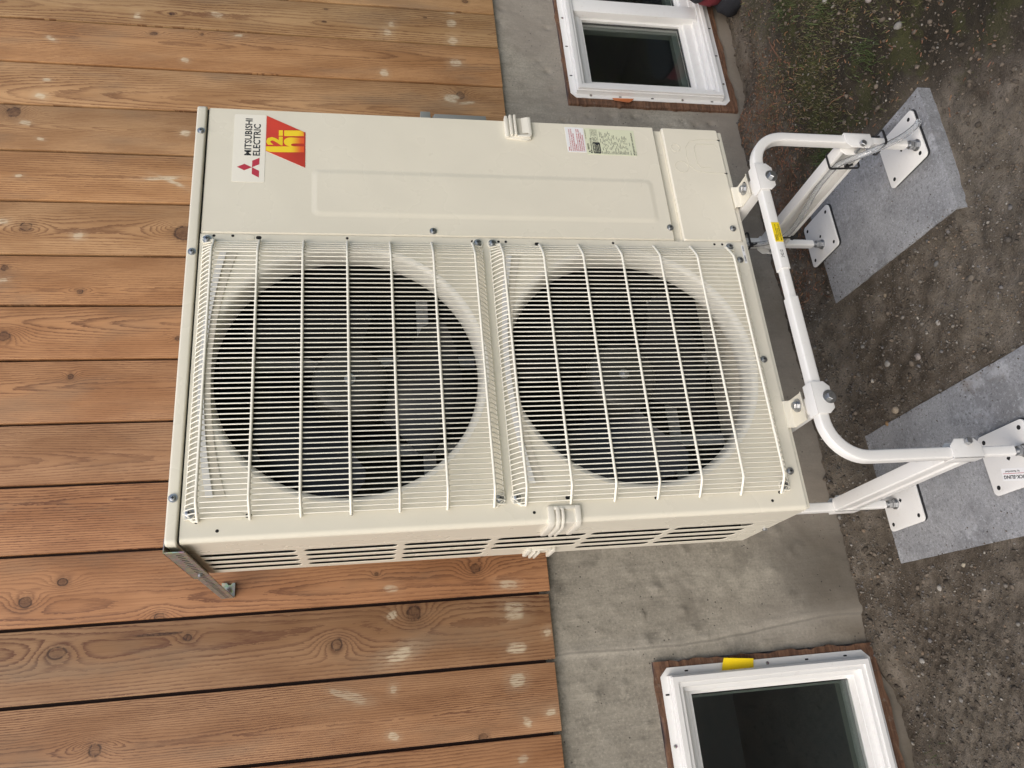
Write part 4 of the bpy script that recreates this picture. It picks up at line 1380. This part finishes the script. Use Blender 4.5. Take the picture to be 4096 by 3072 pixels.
ZBAR = .4885
LEGX = (.0795, .9245)
LEGY = (-.1175, .358)
RB = .088
for yi, ly in enumerate(LEGY):
    for s, lx in zip((1, -1), LEGX):
        pth = [(lx, ly, .205), (lx, ly, ZBAR - RB)]
        for i in range(1, 13):
            a = math.pi / 2 * i / 12
            pth.append((lx + s * RB * (1 - math.cos(a)), ly, ZBAR - RB + RB * math.sin(a)))
        pth.append((.464 if s == 1 else .539, ly, ZBAR))
        MB().sweep(pth, rsq(TW, TW), up=(0, 1, 0)).build('bent_tube', M['white'], st, smooth=.6)
        # telescoping lower leg
        MB().sweep([(lx, ly, .047), (lx, ly, .24)], rsq(TW - .0035, TW - .0035), up=(0, 1, 0)).build('leg', M['white'], st, smooth=.6)
    MB().sweep([(.43, ly, ZBAR), (.57, ly, ZBAR)], rsq(TW - .005, TW - .005), up=(0, 0, 1)).build('joining_tube', M['white'], st, smooth=.6)

# saddles on the front and rear bars, with the cross rails
for yi, ly in enumerate(LEGY):
    sg = -1 if yi == 0 else 1
    yf = ly + sg * (TW / 2 + .0008)
    yk = ly - sg * (TW / 2 + .0008)
    for (x0, x1) in ((.757, .833), (.176, .250)):
        cx = (x0 + x1) / 2
        mb = MB()
        poly = [(x0, .505), (x0, .474), (x0 + .012, .461), (x1 - .012, .461), (x1, .474), (x1, .505)]
        mb.plate_xz(poly, yf + sg * .003, yf)
        mb.box(x0, x1, min(yf + sg * .003, yk - sg * .003), max(yf + sg * .003, yk - sg * .003), .5022, .5052)
        mb.plate_xz(poly, yk, yk - sg * .003)
        sd_ = mb.build('saddle_clamp', M['white'], st, bevel=.0012, seg=2)
        hexbolt((cx, yf + sg * .003, .4685), (0, sg, 0), .0095, .0085, .0155, sd_, shank=.035)
for (x0, x1) in ((.798, .838), (.200, .240)):
    # open steel channel running front to back
    pr = [(x0, .452), (x0, .4775), (x0 + .003, .4805), (x1 - .003, .4805), (x1, .4775), (x1, .452), (x1 - .003, .452), (x1 - .003, .4765), (x0 + .003, .4765), (x0 + .003, .452)]
    MB().prism(pr, lambda a, b: (a, LEGY[0] + TW / 2 + .002, b), lambda a, b: (a, LEGY[1] - TW / 2 - .002, b)).build('cross_rail', M['white'], st, bevel=.0006, seg=1)
    cx = (x0 + x1) / 2
    hexbolt((x0 + .032, -.034, .4848), (0, 0, 1), .0095, .0095, .0155, st, 'foot_bolt', shank=.03)
    hexbolt((x0 + .032, DP + .034, .4848), (0, 0, 1), .0095, .0095, .0155, st, 'foot_bolt', shank=.03)

# low side struts: formed channels from front leg to rear leg with saddles on the legs
for s, lx, zc in ((-1, LEGX[1], .193), (1, LEGX[0], .172)):
    xo = lx - s * .0135            # outer side
    hh = .037
    # C section, open towards the middle of the stand
    d = .033
    A = [(.003, -hh), (0, -hh + .004), (0, -.013), (.0035, -.008), (.0035, .008), (0, .013), (0, hh - .004), (.003, hh), (d, hh), (d, hh - .010), (d - .0025, hh - .010), (d - .0025, hh - .0028), (.0032, hh - .0032), (.0032, .015), (.0065, .010), (.0065, -.010), (.0032, -.015), (.0032, -hh + .0032), (d - .0025, -hh + .0028), (d - .0025, -hh + .010), (d, -hh + .010), (d, -hh)]
    # the back of the channel lies at the outer face
    mb = MB()
    mb.prism(A, lambda a, b: (xo + s * a, LEGY[0] + TW / 2 + .002, zc + b), lambda a, b: (xo + s * a, LEGY[1] - TW / 2 - .002, zc + b))
    mb.build('side_strut', M['white'], st, bevel=.0014, seg=2)
    for yi, ly in enumerate(LEGY):
        sg = -1 if yi == 0 else 1
        yf = ly + sg * (TW / 2 + .0008)
        yk = ly - sg * (TW / 2 + .0008)
        xa = lx - s * (TW / 2 + .0035)
        xi = lx + s * .0285
        mb = MB()
        z0_, z1_ = zc - .038, zc + .038
        poly = [(xa, z0_), (xa, z1_), (xi - s * .014, z1_), (xi, z1_ - .014), (xi, z0_ + .014), (xi - s * .014, z0_)]
        mb.plate_xz(poly, yf + sg * .003, yf)
        mb.plate_xz(poly, yk, yk - sg * .003)
        mb.box(min(xa, xa + s * .003), max(xa, xa + s * .003), min(yf + sg * .003, yk - sg * .003), max(yf + sg * .003, yk - sg * .003), z0_, z1_)
        sd_ = mb.build('saddle_clamp', M['white'], st, bevel=.0012, seg=2)
        hexbolt((lx + s * .0205, yf + sg * .003, zc - .004), (0, sg, 0), .0085, .009, 0, sd_, shank=.035)

# feet: levelling bolts, plates, rubber pads
PL = {(0, 0): (.006, .150, -.138, .008), (1, 0): (.878, 1.028, -.139, .012), (0, 1): (.010, .156, .262, .408), (1, 1): (.878, 1.028, .283, .430)}
for (xi, yi), (x0, x1, y0, y1) in PL.items():
    lx, ly = LEGX[xi], LEGY[yi]
    cx, cy = (x0 + x1) / 2, (y0 + y1) / 2
    MB().plate_xy(rrect(x0 + .002, x1 + .002, y0 - .002, y1 - .002, .012, 5), -.001, .0055).build('rubber_pad', M['rubber'], st)
    fp = MB().plate_xy(rrect(x0, x1, y0, y1, .012, 5), .0053, .0105).build('foot_plate', M['white'], st, bevel=.001, seg=2)
    for dx in (-1, 1):
        for dy in (-1, 1):
            MB().plate_xy(circle(cx + dx * .055, cy + dy * .055, .0055, 14), .0098, .0108).build('plate_hole', M['hole'], fp)
    MB().plate_xy([(cx - .006, cy), (cx, cy - .006), (cx + .006, cy), (cx, cy + .006)], .0098, .0108).build('square_hole', M['hole'], fp)
    mb = MB().cyl((lx, ly, .0103), (lx, ly, .0135), .0155, 24)
    mb.cyl((lx, ly, .0132), (lx, ly, .0245), .0118, 6).cyl((lx, ly, .0262), (lx, ly, .035), .0115, 6).cyl((lx, ly, .024), (lx, ly, .052), .0068, 12)
    mb.build('levelling_bolt', M['zinc'], st)
    if (xi, yi) == (0, 0):
        lb = MB().plate_xy([(.062, -.034), (.034, -.030), (.012, -.114), (.041, -.119)], .0104, .0109).build('brand_sticker', M['label_white'], fp)
        # text reads upside down from the front, as stuck
        def on_plate(s, u0, u1, w0, w1, mat, bold=.03):
            v, fa = text_mesh(s, u0, u1, w0, w1, bold)
            e1 = V((.021, .085)).normalized()
            e2 = V((-e1.y, e1.x))
            org = V((.0405, -.1175))
            mb_ = MB().add([((org + e1 * a + e2 * b).x, (org + e1 * a + e2 * b).y, .0112) for a, b in v], fa)
            mb_.build('lettering', M[mat], lb, smooth=None, fix=False)
        on_plate('QUICK-SLING', .005, .080, .0135, .0235, 'ink')
        on_plate('by RectorSeal', .034, .074, .0035, .0085, 'ink')
        on_plate('_', .004, .082, .0105, .0115, 'ink_red')

# sticker and number on the front bar
yf = LEGY[0] - TW / 2
sk = MB().box(.609, .663, yf - .0006, yf + .0008, .4785, .4985).build('warning_sticker', M['yellow'], st)
mb = MB()
for i, (s, x0, x1) in enumerate((('RectorSeal', .612, .628), ('Florida Building Commission Product', .614, .658), ('Control Approval', .622, .646), ('MEETS FLORIDA WIND ZONE', .613, .657))):
    v, fa = text_mesh(s, x0, x1, .4935 - i * .0042, .4965 - i * .0042, .04)
    mb.add([(a, yf - .0009, b) for a, b in v], fa)
mb.build('printed_text', M['ink'], sk, smooth=None, fix=False)
text_xz('24212', .566, .587, .4862, .4938, yf - .0004, 'stamped_number', M['ink'], st, .01)

# ------------------------------------------------------------------ drain hose and ties
hose = [(.905, .326, .47), (.899, .327, .40), (.897, .327, .31), (.899, .320, .24), (.903, .300, .195), (.905, .25, .178), (.905, .155, .190), (.905, .06, .208), (.905, 0, .212), (.903, -.05, .210), (.892, -.088, .200), (.884, -.122, .180), (.888, -.142, .150), (.905, -.147, .110), (.930, -.150, .065), (.956, -.154, .030), (.970, -.157, .0195)]


def smooth_path(P, n=6):
    P = [V(a) for a in P]
    out = []
    for i in range(len(P) - 1):
        p0, p1, p2, p3 = P[max(0, i - 1)], P[i], P[i + 1], P[min(len(P) - 1, i + 2)]
        for k in range(n):
            t_ = k / n
            out.append(.5 * ((2 * p1) + (p2 - p0) * t_ + (2 * p0 - 5 * p1 + 4 * p2 - p3) * t_ ** 2 + (3 * p1 - p0 - 3 * p2 + p3) * t_ ** 3))
    out.append(P[-1])
    return out


hp_ = smooth_path(hose)
mb = MB()
n0 = len(hp_)
mb.tube(hp_, .0078, 14, caps=False)
k = len(mb.v)
mb.tube(hp_, .0058, 14, caps=False)
for e_ in (0, n0 - 1):
    for j in range(14):
        a, b = e_ * 14 + j, e_ * 14 + (j + 1) % 14
        mb.f.append((a, b, k + b, k + a))
ho = mb.build('drain_hose', M['hose'], None, smooth=1.2)
tag(ho, 'clear vinyl drain hose strapped along the stand strut to the slab edge', 'hose')


def tie(loop, label, head, hd):
    mb = MB()
    cen = sum((V(a) for a in loop), V()) / len(loop)
    mb.sweep(loop, [(-.0011, -.003), (.0011, -.003), (.0011, .003), (-.0011, .003)], up=hd, closed=True)
    h_ = V(head)
    mb.box(h_.x - .005, h_.x + .005, h_.y - .0045, h_.y + .0045, h_.z - .004, h_.z + .004)
    mb.cyl(h_ + V((0, 0, -.003)), h_ + V((.004, -.004, -.016)), .0032, 8)
    o = mb.build('zip_tie', M['black'], None, smooth=.7)
    return tag(o, label, 'zip tie', 'zip ties on the drain hose')


def rloop_xy(x0, x1, y0, y1, z, rc=.006, tilt=0):
    return [(a, b, z + tilt * (a - x0)) for a, b in rrect(x0, x1, y0, y1, rc, 3)]


def rloop_xz(x0, x1, z0, z1, y, rc=.006, tilt=0):
    return [(a, y + tilt * (b - z0), b) for a, b in rrect(x0, x1, z0, z1, rc, 3)]


tie(rloop_xy(.893, .9375, -.1585, -.104, .137, .008), 'black zip tie round the lower leg beside the hose end', (.938, -.12, .137), (0, 0, 1))
tie(rloop_xz(.892, .9405, .151, .2335, -.058, .006, .1), 'black zip tie with round tail, holding the hose near the front clamp', (.894, -.060, .190), (0, 1, 0))
tie(rloop_xz(.890, .9405, .151, .2335, .272, .006), 'black zip tie on the strut behind the yellow stand sticker', (.888, .270, .172), (0, 1, 0))
tie(rloop_xy(.887, .939, .316, .3735, .285, .008), 'black zip tie round the rear leg under the unit', (.889, .314, .283), (0, 0, 1))

# ------------------------------------------------------------------ wall brace
br = thing('wall_brace', 'slotted galvanised steel strip bracing the top of the unit to the boards', 'bracket', (-.012, .33, 1.81))
mb = MB()
mb.box(-.0165, -.0145, .004, .617, 1.798, 1.830)
mb.box(-.0165, .012, .004, .300, 1.8345, 1.8365)
mb.box(-.0165, -.0145, .004, .300, 1.829, 1.8365)
sb = mb.build('slotted_strip', M['galv'], br, bevel=.0005, seg=1)
s0 = None
for i in range(34):
    yy = .03 + i * .0172
    m_ = MB()
    m_.plate_yz([(a + (b - 1.814) * .35, b) for a, b in rrect(yy - .0022, yy + .0022, 1.8065, 1.8185, .002, 3)], -.0168, -.0150)
    if s0 is None:
        s0 = m_.build('slot', M['hole'], sb); y00 = yy
    else:
        place_copy(s0, (0, yy - y00, 0), sb)
pl = MB()
pl.plate_xz([(-.0145, 1.796), (.022, 1.796), (.022, 1.803), (.017, 1.808), (.017, 1.813), (.023, 1.817), (.023, 1.830), (-.0145, 1.830)], .6135, .6195)
pl.build('end_plate', M['zinc_yellow'], br, bevel=.0005, seg=1)
screw_xz(.004, 1.813, .6133, .008, 'screw', M['zinc_yellow'], br)
MB().cyl((-.0165, .245, 1.813), (-.0225, .245, 1.813), .0055, 12).build('screw', M['zinc'], br)
MB().cyl((-.0165, .262, 1.816), (-.0215, .262, 1.816), .0050, 12).build('screw', M['zinc'], br)

# ------------------------------------------------------------------ grey electrical box behind the unit
bx = thing('disconnect_box', 'grey steel electrical box on the boards, peeking out behind the unit', 'electrical box', (1.46, .57, 1.13))
MB().box(1.37, 1.541, .545, .618, 1.020, 1.205).build('box_body', M['greybox'], bx, bevel=.002)
MB().box(1.365, 1.552, .540, .6185, 1.213, 1.247).build('box_top', M['greybox'], bx, bevel=.002)
MB().box(1.375, 1.538, .552, .618, 1.2045, 1.2135).build('box_neck', M['hole'], bx)
MB().box(1.372, 1.5435, .540, .5455, 1.022, 1.200).build('box_cover', M['greybox'], bx, bevel=.0015)

# ------------------------------------------------------------------ loose bits
# yellow tag on the left window's fin, its upper edge curling away
def curled(corners, lift, n=8):
    """corners: 4 xz points, first edge curls away from the wall"""
    mb = MB()
    L = []
    for i in range(n + 1):
        t_ = i / n
        a = V(corners[0]).lerp(V(corners[3]), t_)
        b = V(corners[1]).lerp(V(corners[2]), t_)
        d = lift * (1 - t_) ** 2.2
        row = []
        for j in range(n + 1):
            q_ = a.lerp(b, j / n)
            dd = d * (1.0 - .5 * j / n)
            row.append((q_.x, .6268 - dd, q_.y + .3 * dd))
        L.append(row)
    k = (n + 1)
    for off in (0, .0004):
        base = len(mb.v)
        for row in L: mb.v += [(x, y + off, z) for x, y, z in row]
        for i in range(n):
            for j in range(n):
                a = base + i * k + j
                mb.f.append((a, a + 1, a + k + 1, a + k))
    return mb


tg = curled([(-.272, .482), (-.280, .392), (-.309, .394), (-.307, .491)], .030).build('paper_tag', M['yellow'], None, smooth=1.0)
tag(tg, 'yellow paper tag with black print stuck on the window fin', 'tag')
mb = MB()
for i, (s, w_) in enumerate((('Window  MO-12', .05), ('Vinyl Casement Slider', .07), ('W 39.25 x H 25.5', .06), ('#21', .012))):
    z0_ = .480 - .005 * i
    v, fa = text_mesh(s, 0, w_, 0, .0035, .03)
    mb.add([(-.3055 + .0055 * i - b, .6262, .399 + a) for a, b in v], fa)
mb.build('printed_text', M['ink'], tg, smooth=None, fix=False)
og = curled([(1.706, .452), (1.719, .505), (1.736, .512), (1.738, .425)], .012).build('orange_scrap', M['orange'], None, smooth=1.0)
tag(og, 'torn orange scrap poking out from behind the window fin', 'scrap')
# bag half out of the picture beside the right window
bg_ = thing('tool_bag', 'soft dark red and black fabric bag on the ground by the window', 'bag', (2.42, .49, -.03))


def soft_box(x0, x1, y0, y1, z0, z1, seed, amp):
    bm = bmesh.new()
    bmesh.ops.create_cube(bm, size=1)
    bmesh.ops.subdivide_edges(bm, edges=bm.edges, cuts=9, use_grid_fill=True)
    m_ = MB()
    co = np.array([v.co[:] for v in bm.verts])
    nrm = co / np.maximum(1e-6, np.linalg.norm(co, axis=1))[:, None]
    co = co * .62 + nrm * .24
    P = np.stack([(x0 + x1) / 2 + co[:, 0] * (x1 - x0), (y0 + y1) / 2 + co[:, 1] * (y1 - y0), (z0 + z1) / 2 + co[:, 2] * (z1 - z0)], 1)
    P += nrm * (amp * fnoise(P[:, 0] + P[:, 2], P[:, 1] + P[:, 2] * .7, 14, 3, seed))[:, None]
    m_.v = [tuple(a) for a in P]
    m_.f = [tuple(v.index for v in fc.verts) for fc in bm.faces]
    bm.free()
    return m_


soft_box(2.155, 2.60, .36, .56, .005, .118, 5, .012).build('red_panel', M['red_cloth'], bg_, smooth=3.2)
soft_box(2.150, 2.60, .36, .55, .095, .165, 8, .008).build('black_collar', M['black_cloth'], bg_, smooth=3.2)
soft_box(2.13, 2.62, .33, .58, -.07, .030, 6, .010).build('black_base', M['black_cloth'], bg_, smooth=3.2)

# ------------------------------------------------------------------ stones, chips, grass
bm = bmesh.new()
bmesh.ops.create_icosphere(bm, subdivisions=1, radius=1)
ICO_V = np.array([v.co[:] for v in bm.verts]); ICO_F = np.array([[v.index for v in fc.verts] for fc in bm.faces])
bm.free()
bm = bmesh.new()
bmesh.ops.create_icosphere(bm, subdivisions=2, radius=1)
ICO2_V = np.array([v.co[:] for v in bm.verts]); ICO2_F = np.array([[v.index for v in fc.verts] for fc in bm.faces])
bm.free()


def rand_rot(n, r):
    q = r.normal(size=(n, 4)); q /= np.linalg.norm(q, axis=1)[:, None]
    w_, x, y, z = q.T
    return np.stack([1 - 2 * (y * y + z * z), 2 * (x * y - z * w_), 2 * (x * z + y * w_), 2 * (x * y + z * w_), 1 - 2 * (x * x + z * z), 2 * (y * z - x * w_), 2 * (x * z - y * w_), 2 * (y * z + x * w_), 1 - 2 * (x * x + y * y)], -1).reshape(n, 3, 3)


def scatter_mesh(name, base_v, base_f, pos, size, cols, mat, flat=.75, seed=0, rough=.18, smooth=3.2):
    r = np.random.default_rng(seed)
    n = len(pos)
    sc = size[:, None] * r.uniform(.65, 1.2, (n, 3)) * np.array([1, 1, flat])
    Rm = rand_rot(n, r)
    jit = 1 + rough * r.normal(size=(n, len(base_v), 1))
    v = base_v[None] * jit * sc[:, None, :]
    v = np.einsum('nij,nkj->nki', Rm, v) + pos[:, None, :]
    fcs = base_f[None] + (np.arange(n) * len(base_v))[:, None, None]
    me = bpy.data.meshes.new(name)
    me.from_pydata(v.reshape(-1, 3).tolist(), [], fcs.reshape(-1, base_f.shape[1]).tolist())
    at = me.color_attributes.new('tint', 'FLOAT_COLOR', 'POINT')
    cc = np.repeat(np.concatenate([cols, np.ones((n, 1))], 1), len(base_v), axis=0)
    at.data.foreach_set('color', cc.ravel())
    return finish(name, me, mat, None, smooth, origin=(.7, .2, 0))


def spots(n, x0, x1, y0, y1, r, avoid=True):
    p = np.stack([r.uniform(x0, x1, n), r.uniform(y0, y1, n)], 1)
    if avoid:
        ins = np.zeros(n, bool)
        for (a0, a1, b0, b1) in ((.700, 1.07, -.165, .39), (-.10, .30, -.31, .42)):
            ins |= (p[:, 0] > a0) & (p[:, 0] < a1) & (p[:, 1] > b0) & (p[:, 1] < b1)
        p = p[~ins]
    return p


def stone_cols(n, r):
    base = np.array([(.20, .18, .155), (.30, .28, .25), (.12, .105, .09), (.38, .35, .30), (.23, .17, .12), (.16, .15, .145)])
    k = r.choice(6, n, p=[.3, .08, .36, .012, .1, .148])
    return base[k] * r.uniform(.75, 1.25, (n, 1))


r = np.random.default_rng(77)
p = np.concatenate([spots(15000, -1.1, 2.7, -.62, .638, r), spots(8000, .2, .80, -.35, .63, r), spots(5000, -.8, 0, .05, .635, r), spots(2600, -.3, 1.7, .50, .64, r)])
size = np.clip(.00125 * np.exp(r.normal(size=len(p)) * .6), .0007, .0075)
pz = soil_h(p[:, 0], p[:, 1])
pos = np.concatenate([p, (pz + size * .2)[:, None]], 1)
o = scatter_mesh('pebbles', ICO_V, ICO_F, pos, size, stone_cols(len(p), r) * .85, M['stone'], .8, 1)
tag(o, 'fine gravel and small pebbles strewn over the soil', 'gravel', kind='stuff')
# crumbs of soil
p = spots(14000, -1.1, 2.7, -.62, .635, r)
onslab = spots(1500, .70, 1.06, -.155, .385, r, False)
onslab = np.concatenate([onslab, spots(1500, -.09, .30, -.25, .42, r, False)])
ed = np.minimum.reduce([np.where(onslab[:, 0] > .5, onslab[:, 0] - .705, onslab[:, 0] + .09), np.where(onslab[:, 0] > .5, 1.06 - onslab[:, 0], .30 - onslab[:, 0]), np.where(onslab[:, 0] > .5, .388 - onslab[:, 1], .422 - onslab[:, 1])])
onslab = onslab[r.random(len(onslab)) < np.exp(-np.maximum(ed, 0) / .018) * .8 + .02]
size = np.clip(.0024 * np.exp(r.normal(size=len(p)) * .55), .001, .009)
pz = soil_h(p[:, 0], p[:, 1])
p = np.concatenate([p, onslab]); pz = np.concatenate([pz, np.zeros(len(onslab))])
size = np.concatenate([size, r.uniform(.0006, .0022, len(onslab))])
pos = np.concatenate([p, (pz + size * .25)[:, None]], 1)
cols = np.array([(.098, .080, .063)]) * r.uniform(.55, 1.7, (len(p), 1))
o = scatter_mesh('soil_crumbs', ICO_V, ICO_F, pos, size, cols, M['stone'], .8, 2, .25)
tag(o, 'loose crumbs of dark soil between the slabs', 'soil', kind='stuff')
# larger stones, one object each
STN = [(.455, .245, .011, 'pale grey'), (.42, .12, .0105, 'pinkish grey'), (.325, .27, .012, 'beige'), (.300, .315, .010, 'rusty beige'), (.615, -.03, .009, 'dark grey'), (.47, .02, .008, 'white'), (.55, .33, .0075, 'grey'), (-.16, .30, .010, 'white'), (-.33, .47, .010, 'pale grey'), (1.10, .20, .013, 'brown'), (1.12, .175, .012, 'tan'), (1.085, .235, .008, 'white'), (1.45, -.12, .017, 'flat pale'), (1.30, -.16, .014, 'grey'), (1.62, .04, .010, 'white'), (-.43, .35, .009, 'grey'), (-.12, .19, .008, 'ivory'), (.64, .18, .008, 'tan'), (.38, .44, .009, 'grey brown'), (.52, -.12, .010, 'brownish grey')]
CM = {'pinkish grey': (.28, .245, .225), 'brownish grey': (.17, .145, .115), 'ivory': (.34, .30, .23), 'pale grey': (.30, .285, .26), 'beige': (.34, .28, .21), 'rusty beige': (.30, .19, .10), 'dark grey': (.13, .125, .12), 'white': (.33, .31, .28), 'grey': (.21, .20, .185), 'brown': (.15, .125, .10), 'tan': (.22, .18, .13), 'flat pale': (.33, .29, .27), 'grey brown': (.20, .16, .125)}
seen = {}
where = {0: 'in the soil between the two slabs'}
for i, (x, y, s, cname) in enumerate(STN):
    rr2 = np.random.default_rng(500 + i)
    hz = float(soil_h(np.array([x]), np.array([y]))[0])
    v = ICO2_V * (1 + .10 * rr2.normal(size=(len(ICO2_V), 1)) * .6) * (s * rr2.uniform(.75, 1.15, 3) * np.array([1, .85, .65]))
    ang = rr2.uniform(0, 6.28)
    v = v @ np.array([[math.cos(ang), -math.sin(ang), 0], [math.sin(ang), math.cos(ang), 0], [0, 0, 1]]) + np.array([x, y, hz + s * .05])
    me = bpy.data.meshes.new('stone')
    me.from_pydata(v.tolist(), [], ICO2_F.tolist())
    at = me.color_attributes.new('tint', 'FLOAT_COLOR', 'POINT')
    at.data.foreach_set('color', np.tile(np.array([*CM[cname], 1.0]), len(v)))
    o = finish('stone', me, M['stone'], None, 3.2)
    zone = 'between the two slabs' if .3 < x < .7 else ('beside the right slab' if 1.07 <= x < 1.2 else ('in the mossy soil' if x > 1.2 else 'near the yellow-tagged window'))
    tag(o, 'small %s stone lying on the soil %s' % (cname, zone), 'stone', 'loose stones, %s %s' % (cname, zone))

# reddish bark chips banked along the wall
CH_V = np.array([(-1, -.28, -.12), (1, -.2, -.1), (1, .22, -.1), (-1, .28, -.12), (-.9, -.2, .12), (.9, -.15, .1), (.9, .15, .1), (-.9, .2, .12)], float)
CH_F = np.array([(0, 3, 2, 1), (4, 5, 6, 7), (0, 1, 5, 4), (1, 2, 6, 5), (2, 3, 7, 6), (3, 0, 4, 7)])
p = spots(5200, .80, 1.95, .16, .63, r)
w_ = sstep(.15, .55, p[:, 1]) * sstep(2.0, 1.5, p[:, 0]) * (.35 + .65 * (fnoise(p[:, 0], p[:, 1], 7, 3, 55) > .0))
p = p[r.random(len(p)) < w_]
p = np.concatenate([p, spots(700, .9, 2.3, -.4, .5, r)])
size = r.uniform(.0025, .0075, len(p))
pos = np.concatenate([p, (soil_h(p[:, 0], p[:, 1]) + .0015)[:, None]], 1)
cols = np.array([(.20, .105, .062)]) * r.uniform(.5, 1.5, (len(p), 1)) * r.uniform(.9, 1.1, (len(p), 3))
rq = np.random.default_rng(3)
n = len(p)
a = rq.uniform(0, 6.28, n)
v = CH_V[None] * size[:, None, None]
ca, sa = np.cos(a)[:, None], np.sin(a)[:, None]
v = np.stack([v[..., 0] * ca - v[..., 1] * sa, v[..., 0] * sa + v[..., 1] * ca, v[..., 2] + v[..., 0] * rq.normal(size=(n, 1)) * .25], -1) + pos[:, None, :]
me = bpy.data.meshes.new('bark_chips')
me.from_pydata(v.reshape(-1, 3).tolist(), [], (CH_F[None] + (np.arange(n) * 8)[:, None, None]).reshape(-1, 4).tolist())
at = me.color_attributes.new('tint', 'FLOAT_COLOR', 'POINT')
at.data.foreach_set('color', np.repeat(np.concatenate([cols, np.ones((n, 1))], 1), 8, axis=0).ravel())
o = finish('bark_chips', me, M['chip'], None, None, origin=(1.3, .4, 0))
tag(o, 'reddish bark chips and sawdust banked against the foundation', 'chips', kind='stuff')

# sparse wiry grass and moss
def grass(name, label, pts_, hgt, cols, seed, lean=.9):
    r = np.random.default_rng(seed)
    n = len(pts_)
    a = r.uniform(0, 6.28, n)
    h = hgt
    base = np.concatenate([pts_, (soil_h(pts_[:, 0], pts_[:, 1]) - .001)[:, None]], 1)
    dirv = np.stack([np.cos(a), np.sin(a), np.zeros(n)], 1)
    side = np.stack([-np.sin(a), np.cos(a), np.zeros(n)], 1) * r.uniform(.00045, .0010, n)[:, None]
    ln = r.uniform(.2, lean, n)[:, None] * h[:, None]
    bend = r.normal(size=(n, 1)) * h[:, None] * .25
    sd2 = np.stack([-np.sin(a), np.cos(a), np.zeros(n)], 1)
    P = []
    for t_, w_ in ((0, 1), (.4, .9), (.75, .6), (1, .12)):
        c = base + dirv * ln * t_ ** 1.5 + sd2 * bend * t_ ** 2 + np.array([0, 0, 1]) * (h[:, None] * (t_ - .35 * t_ ** 2))
        P += [c - side * w_, c + side * w_]
    v = np.stack(P, 1)
    fcs = np.array([(0, 1, 3, 2), (2, 3, 5, 4), (4, 5, 7, 6)])[None] + (np.arange(n) * 8)[:, None, None]
    me = bpy.data.meshes.new(name)
    me.from_pydata(v.reshape(-1, 3).tolist(), [], fcs.reshape(-1, 4).tolist())
    at = me.color_attributes.new('tint', 'FLOAT_COLOR', 'POINT')
    at.data.foreach_set('color', np.repeat(np.concatenate([cols, np.ones((n, 1))], 1), 8, axis=0).ravel())
    o = finish(name, me, M['grass'], None, None, origin=(1.6, 0, 0))
    return tag(o, label, 'grass', kind='stuff')


r = np.random.default_rng(91)
p = spots(62000, .85, 2.75, -.68, .56, r)
den = np.clip(fnoise(p[:, 0], p[:, 1], 4.5, 4, 61) * 1.8 + .32, 0, 1) * sstep(1.0, 1.28, p[:, 0] - .25 * p[:, 1]) * sstep(.56, .30, p[:, 1])
p = p[r.random(len(p)) < den]
tuft = []
for (cx, cy, n_, sp) in ((1.175, .23, 420, .035), (1.62, .05, 350, .05), (1.45, -.33, 260, .04), (1.95, -.15, 350, .06), (1.30, -.05, 200, .03), (1.80, .22, 250, .05), (1.62, -.42, 260, .05), (-.62, .60, 120, .05)):
    tuft.append(np.stack([r.normal(cx, sp, n_), r.normal(cy, sp, n_)], 1))
tuft = np.concatenate(tuft)
tuft = tuft[tuft[:, 1] < .60]
allp = np.concatenate([p, tuft])
h = np.concatenate([r.uniform(.006, .022, len(p)), r.uniform(.015, .042, len(tuft))])
g1 = np.array([(.080, .085, .030)]) * r.uniform(.5, 1.7, (len(p), 1)) * r.uniform(.85, 1.15, (len(p), 3))
dry = r.random(len(p)) < .35
g1[dry] = np.array([(.21, .17, .10)]) * r.uniform(.5, 1.3, (dry.sum(), 1))
g2 = np.array([(.060, .085, .028)]) * r.uniform(.6, 1.6, (len(tuft), 1))
grass('moss_and_grass', 'sparse wiry moss and grass over the dark soil', allp, h, np.concatenate([g1, g2]), 8)

# twigs
for i, (x, y, ln, ang, rad) in enumerate(((1.30, .13, .07, 1.35, .0022), (1.42, -.20, .06, .6, .0022), (1.72, .34, .16, .2, .003), (1.95, .02, .06, 2.2, .0025), (.775, .425, .05, .9, .0022))):
    rr2 = random.Random(900 + i)
    P_ = []
    for k in range(6):
        t_ = k / 5 - .5
        px, py = x + math.cos(ang) * ln * t_ - math.sin(ang) * rr2.uniform(-.003, .003), y + math.sin(ang) * ln * t_ + math.cos(ang) * rr2.uniform(-.003, .003)
        P_.append((px, py, float(soil_h(np.array([px]), np.array([py]))[0]) + rad * .8))
    o = MB().tube(P_, rad, 6, scale=[.7, 1, 1.05, .95, .8, .5]).build('twig', M['timber'], None, smooth=1.2)
    tag(o, ('short brown twig beside the grass tuft at the right slab', 'curved brown twig lying in the moss in front of the right slab', 'long weathered sliver of wood near the right window', 'small twig in the moss in front of the sliding window', 'small broken twig between the stand legs and the foundation')[i], 'twig')
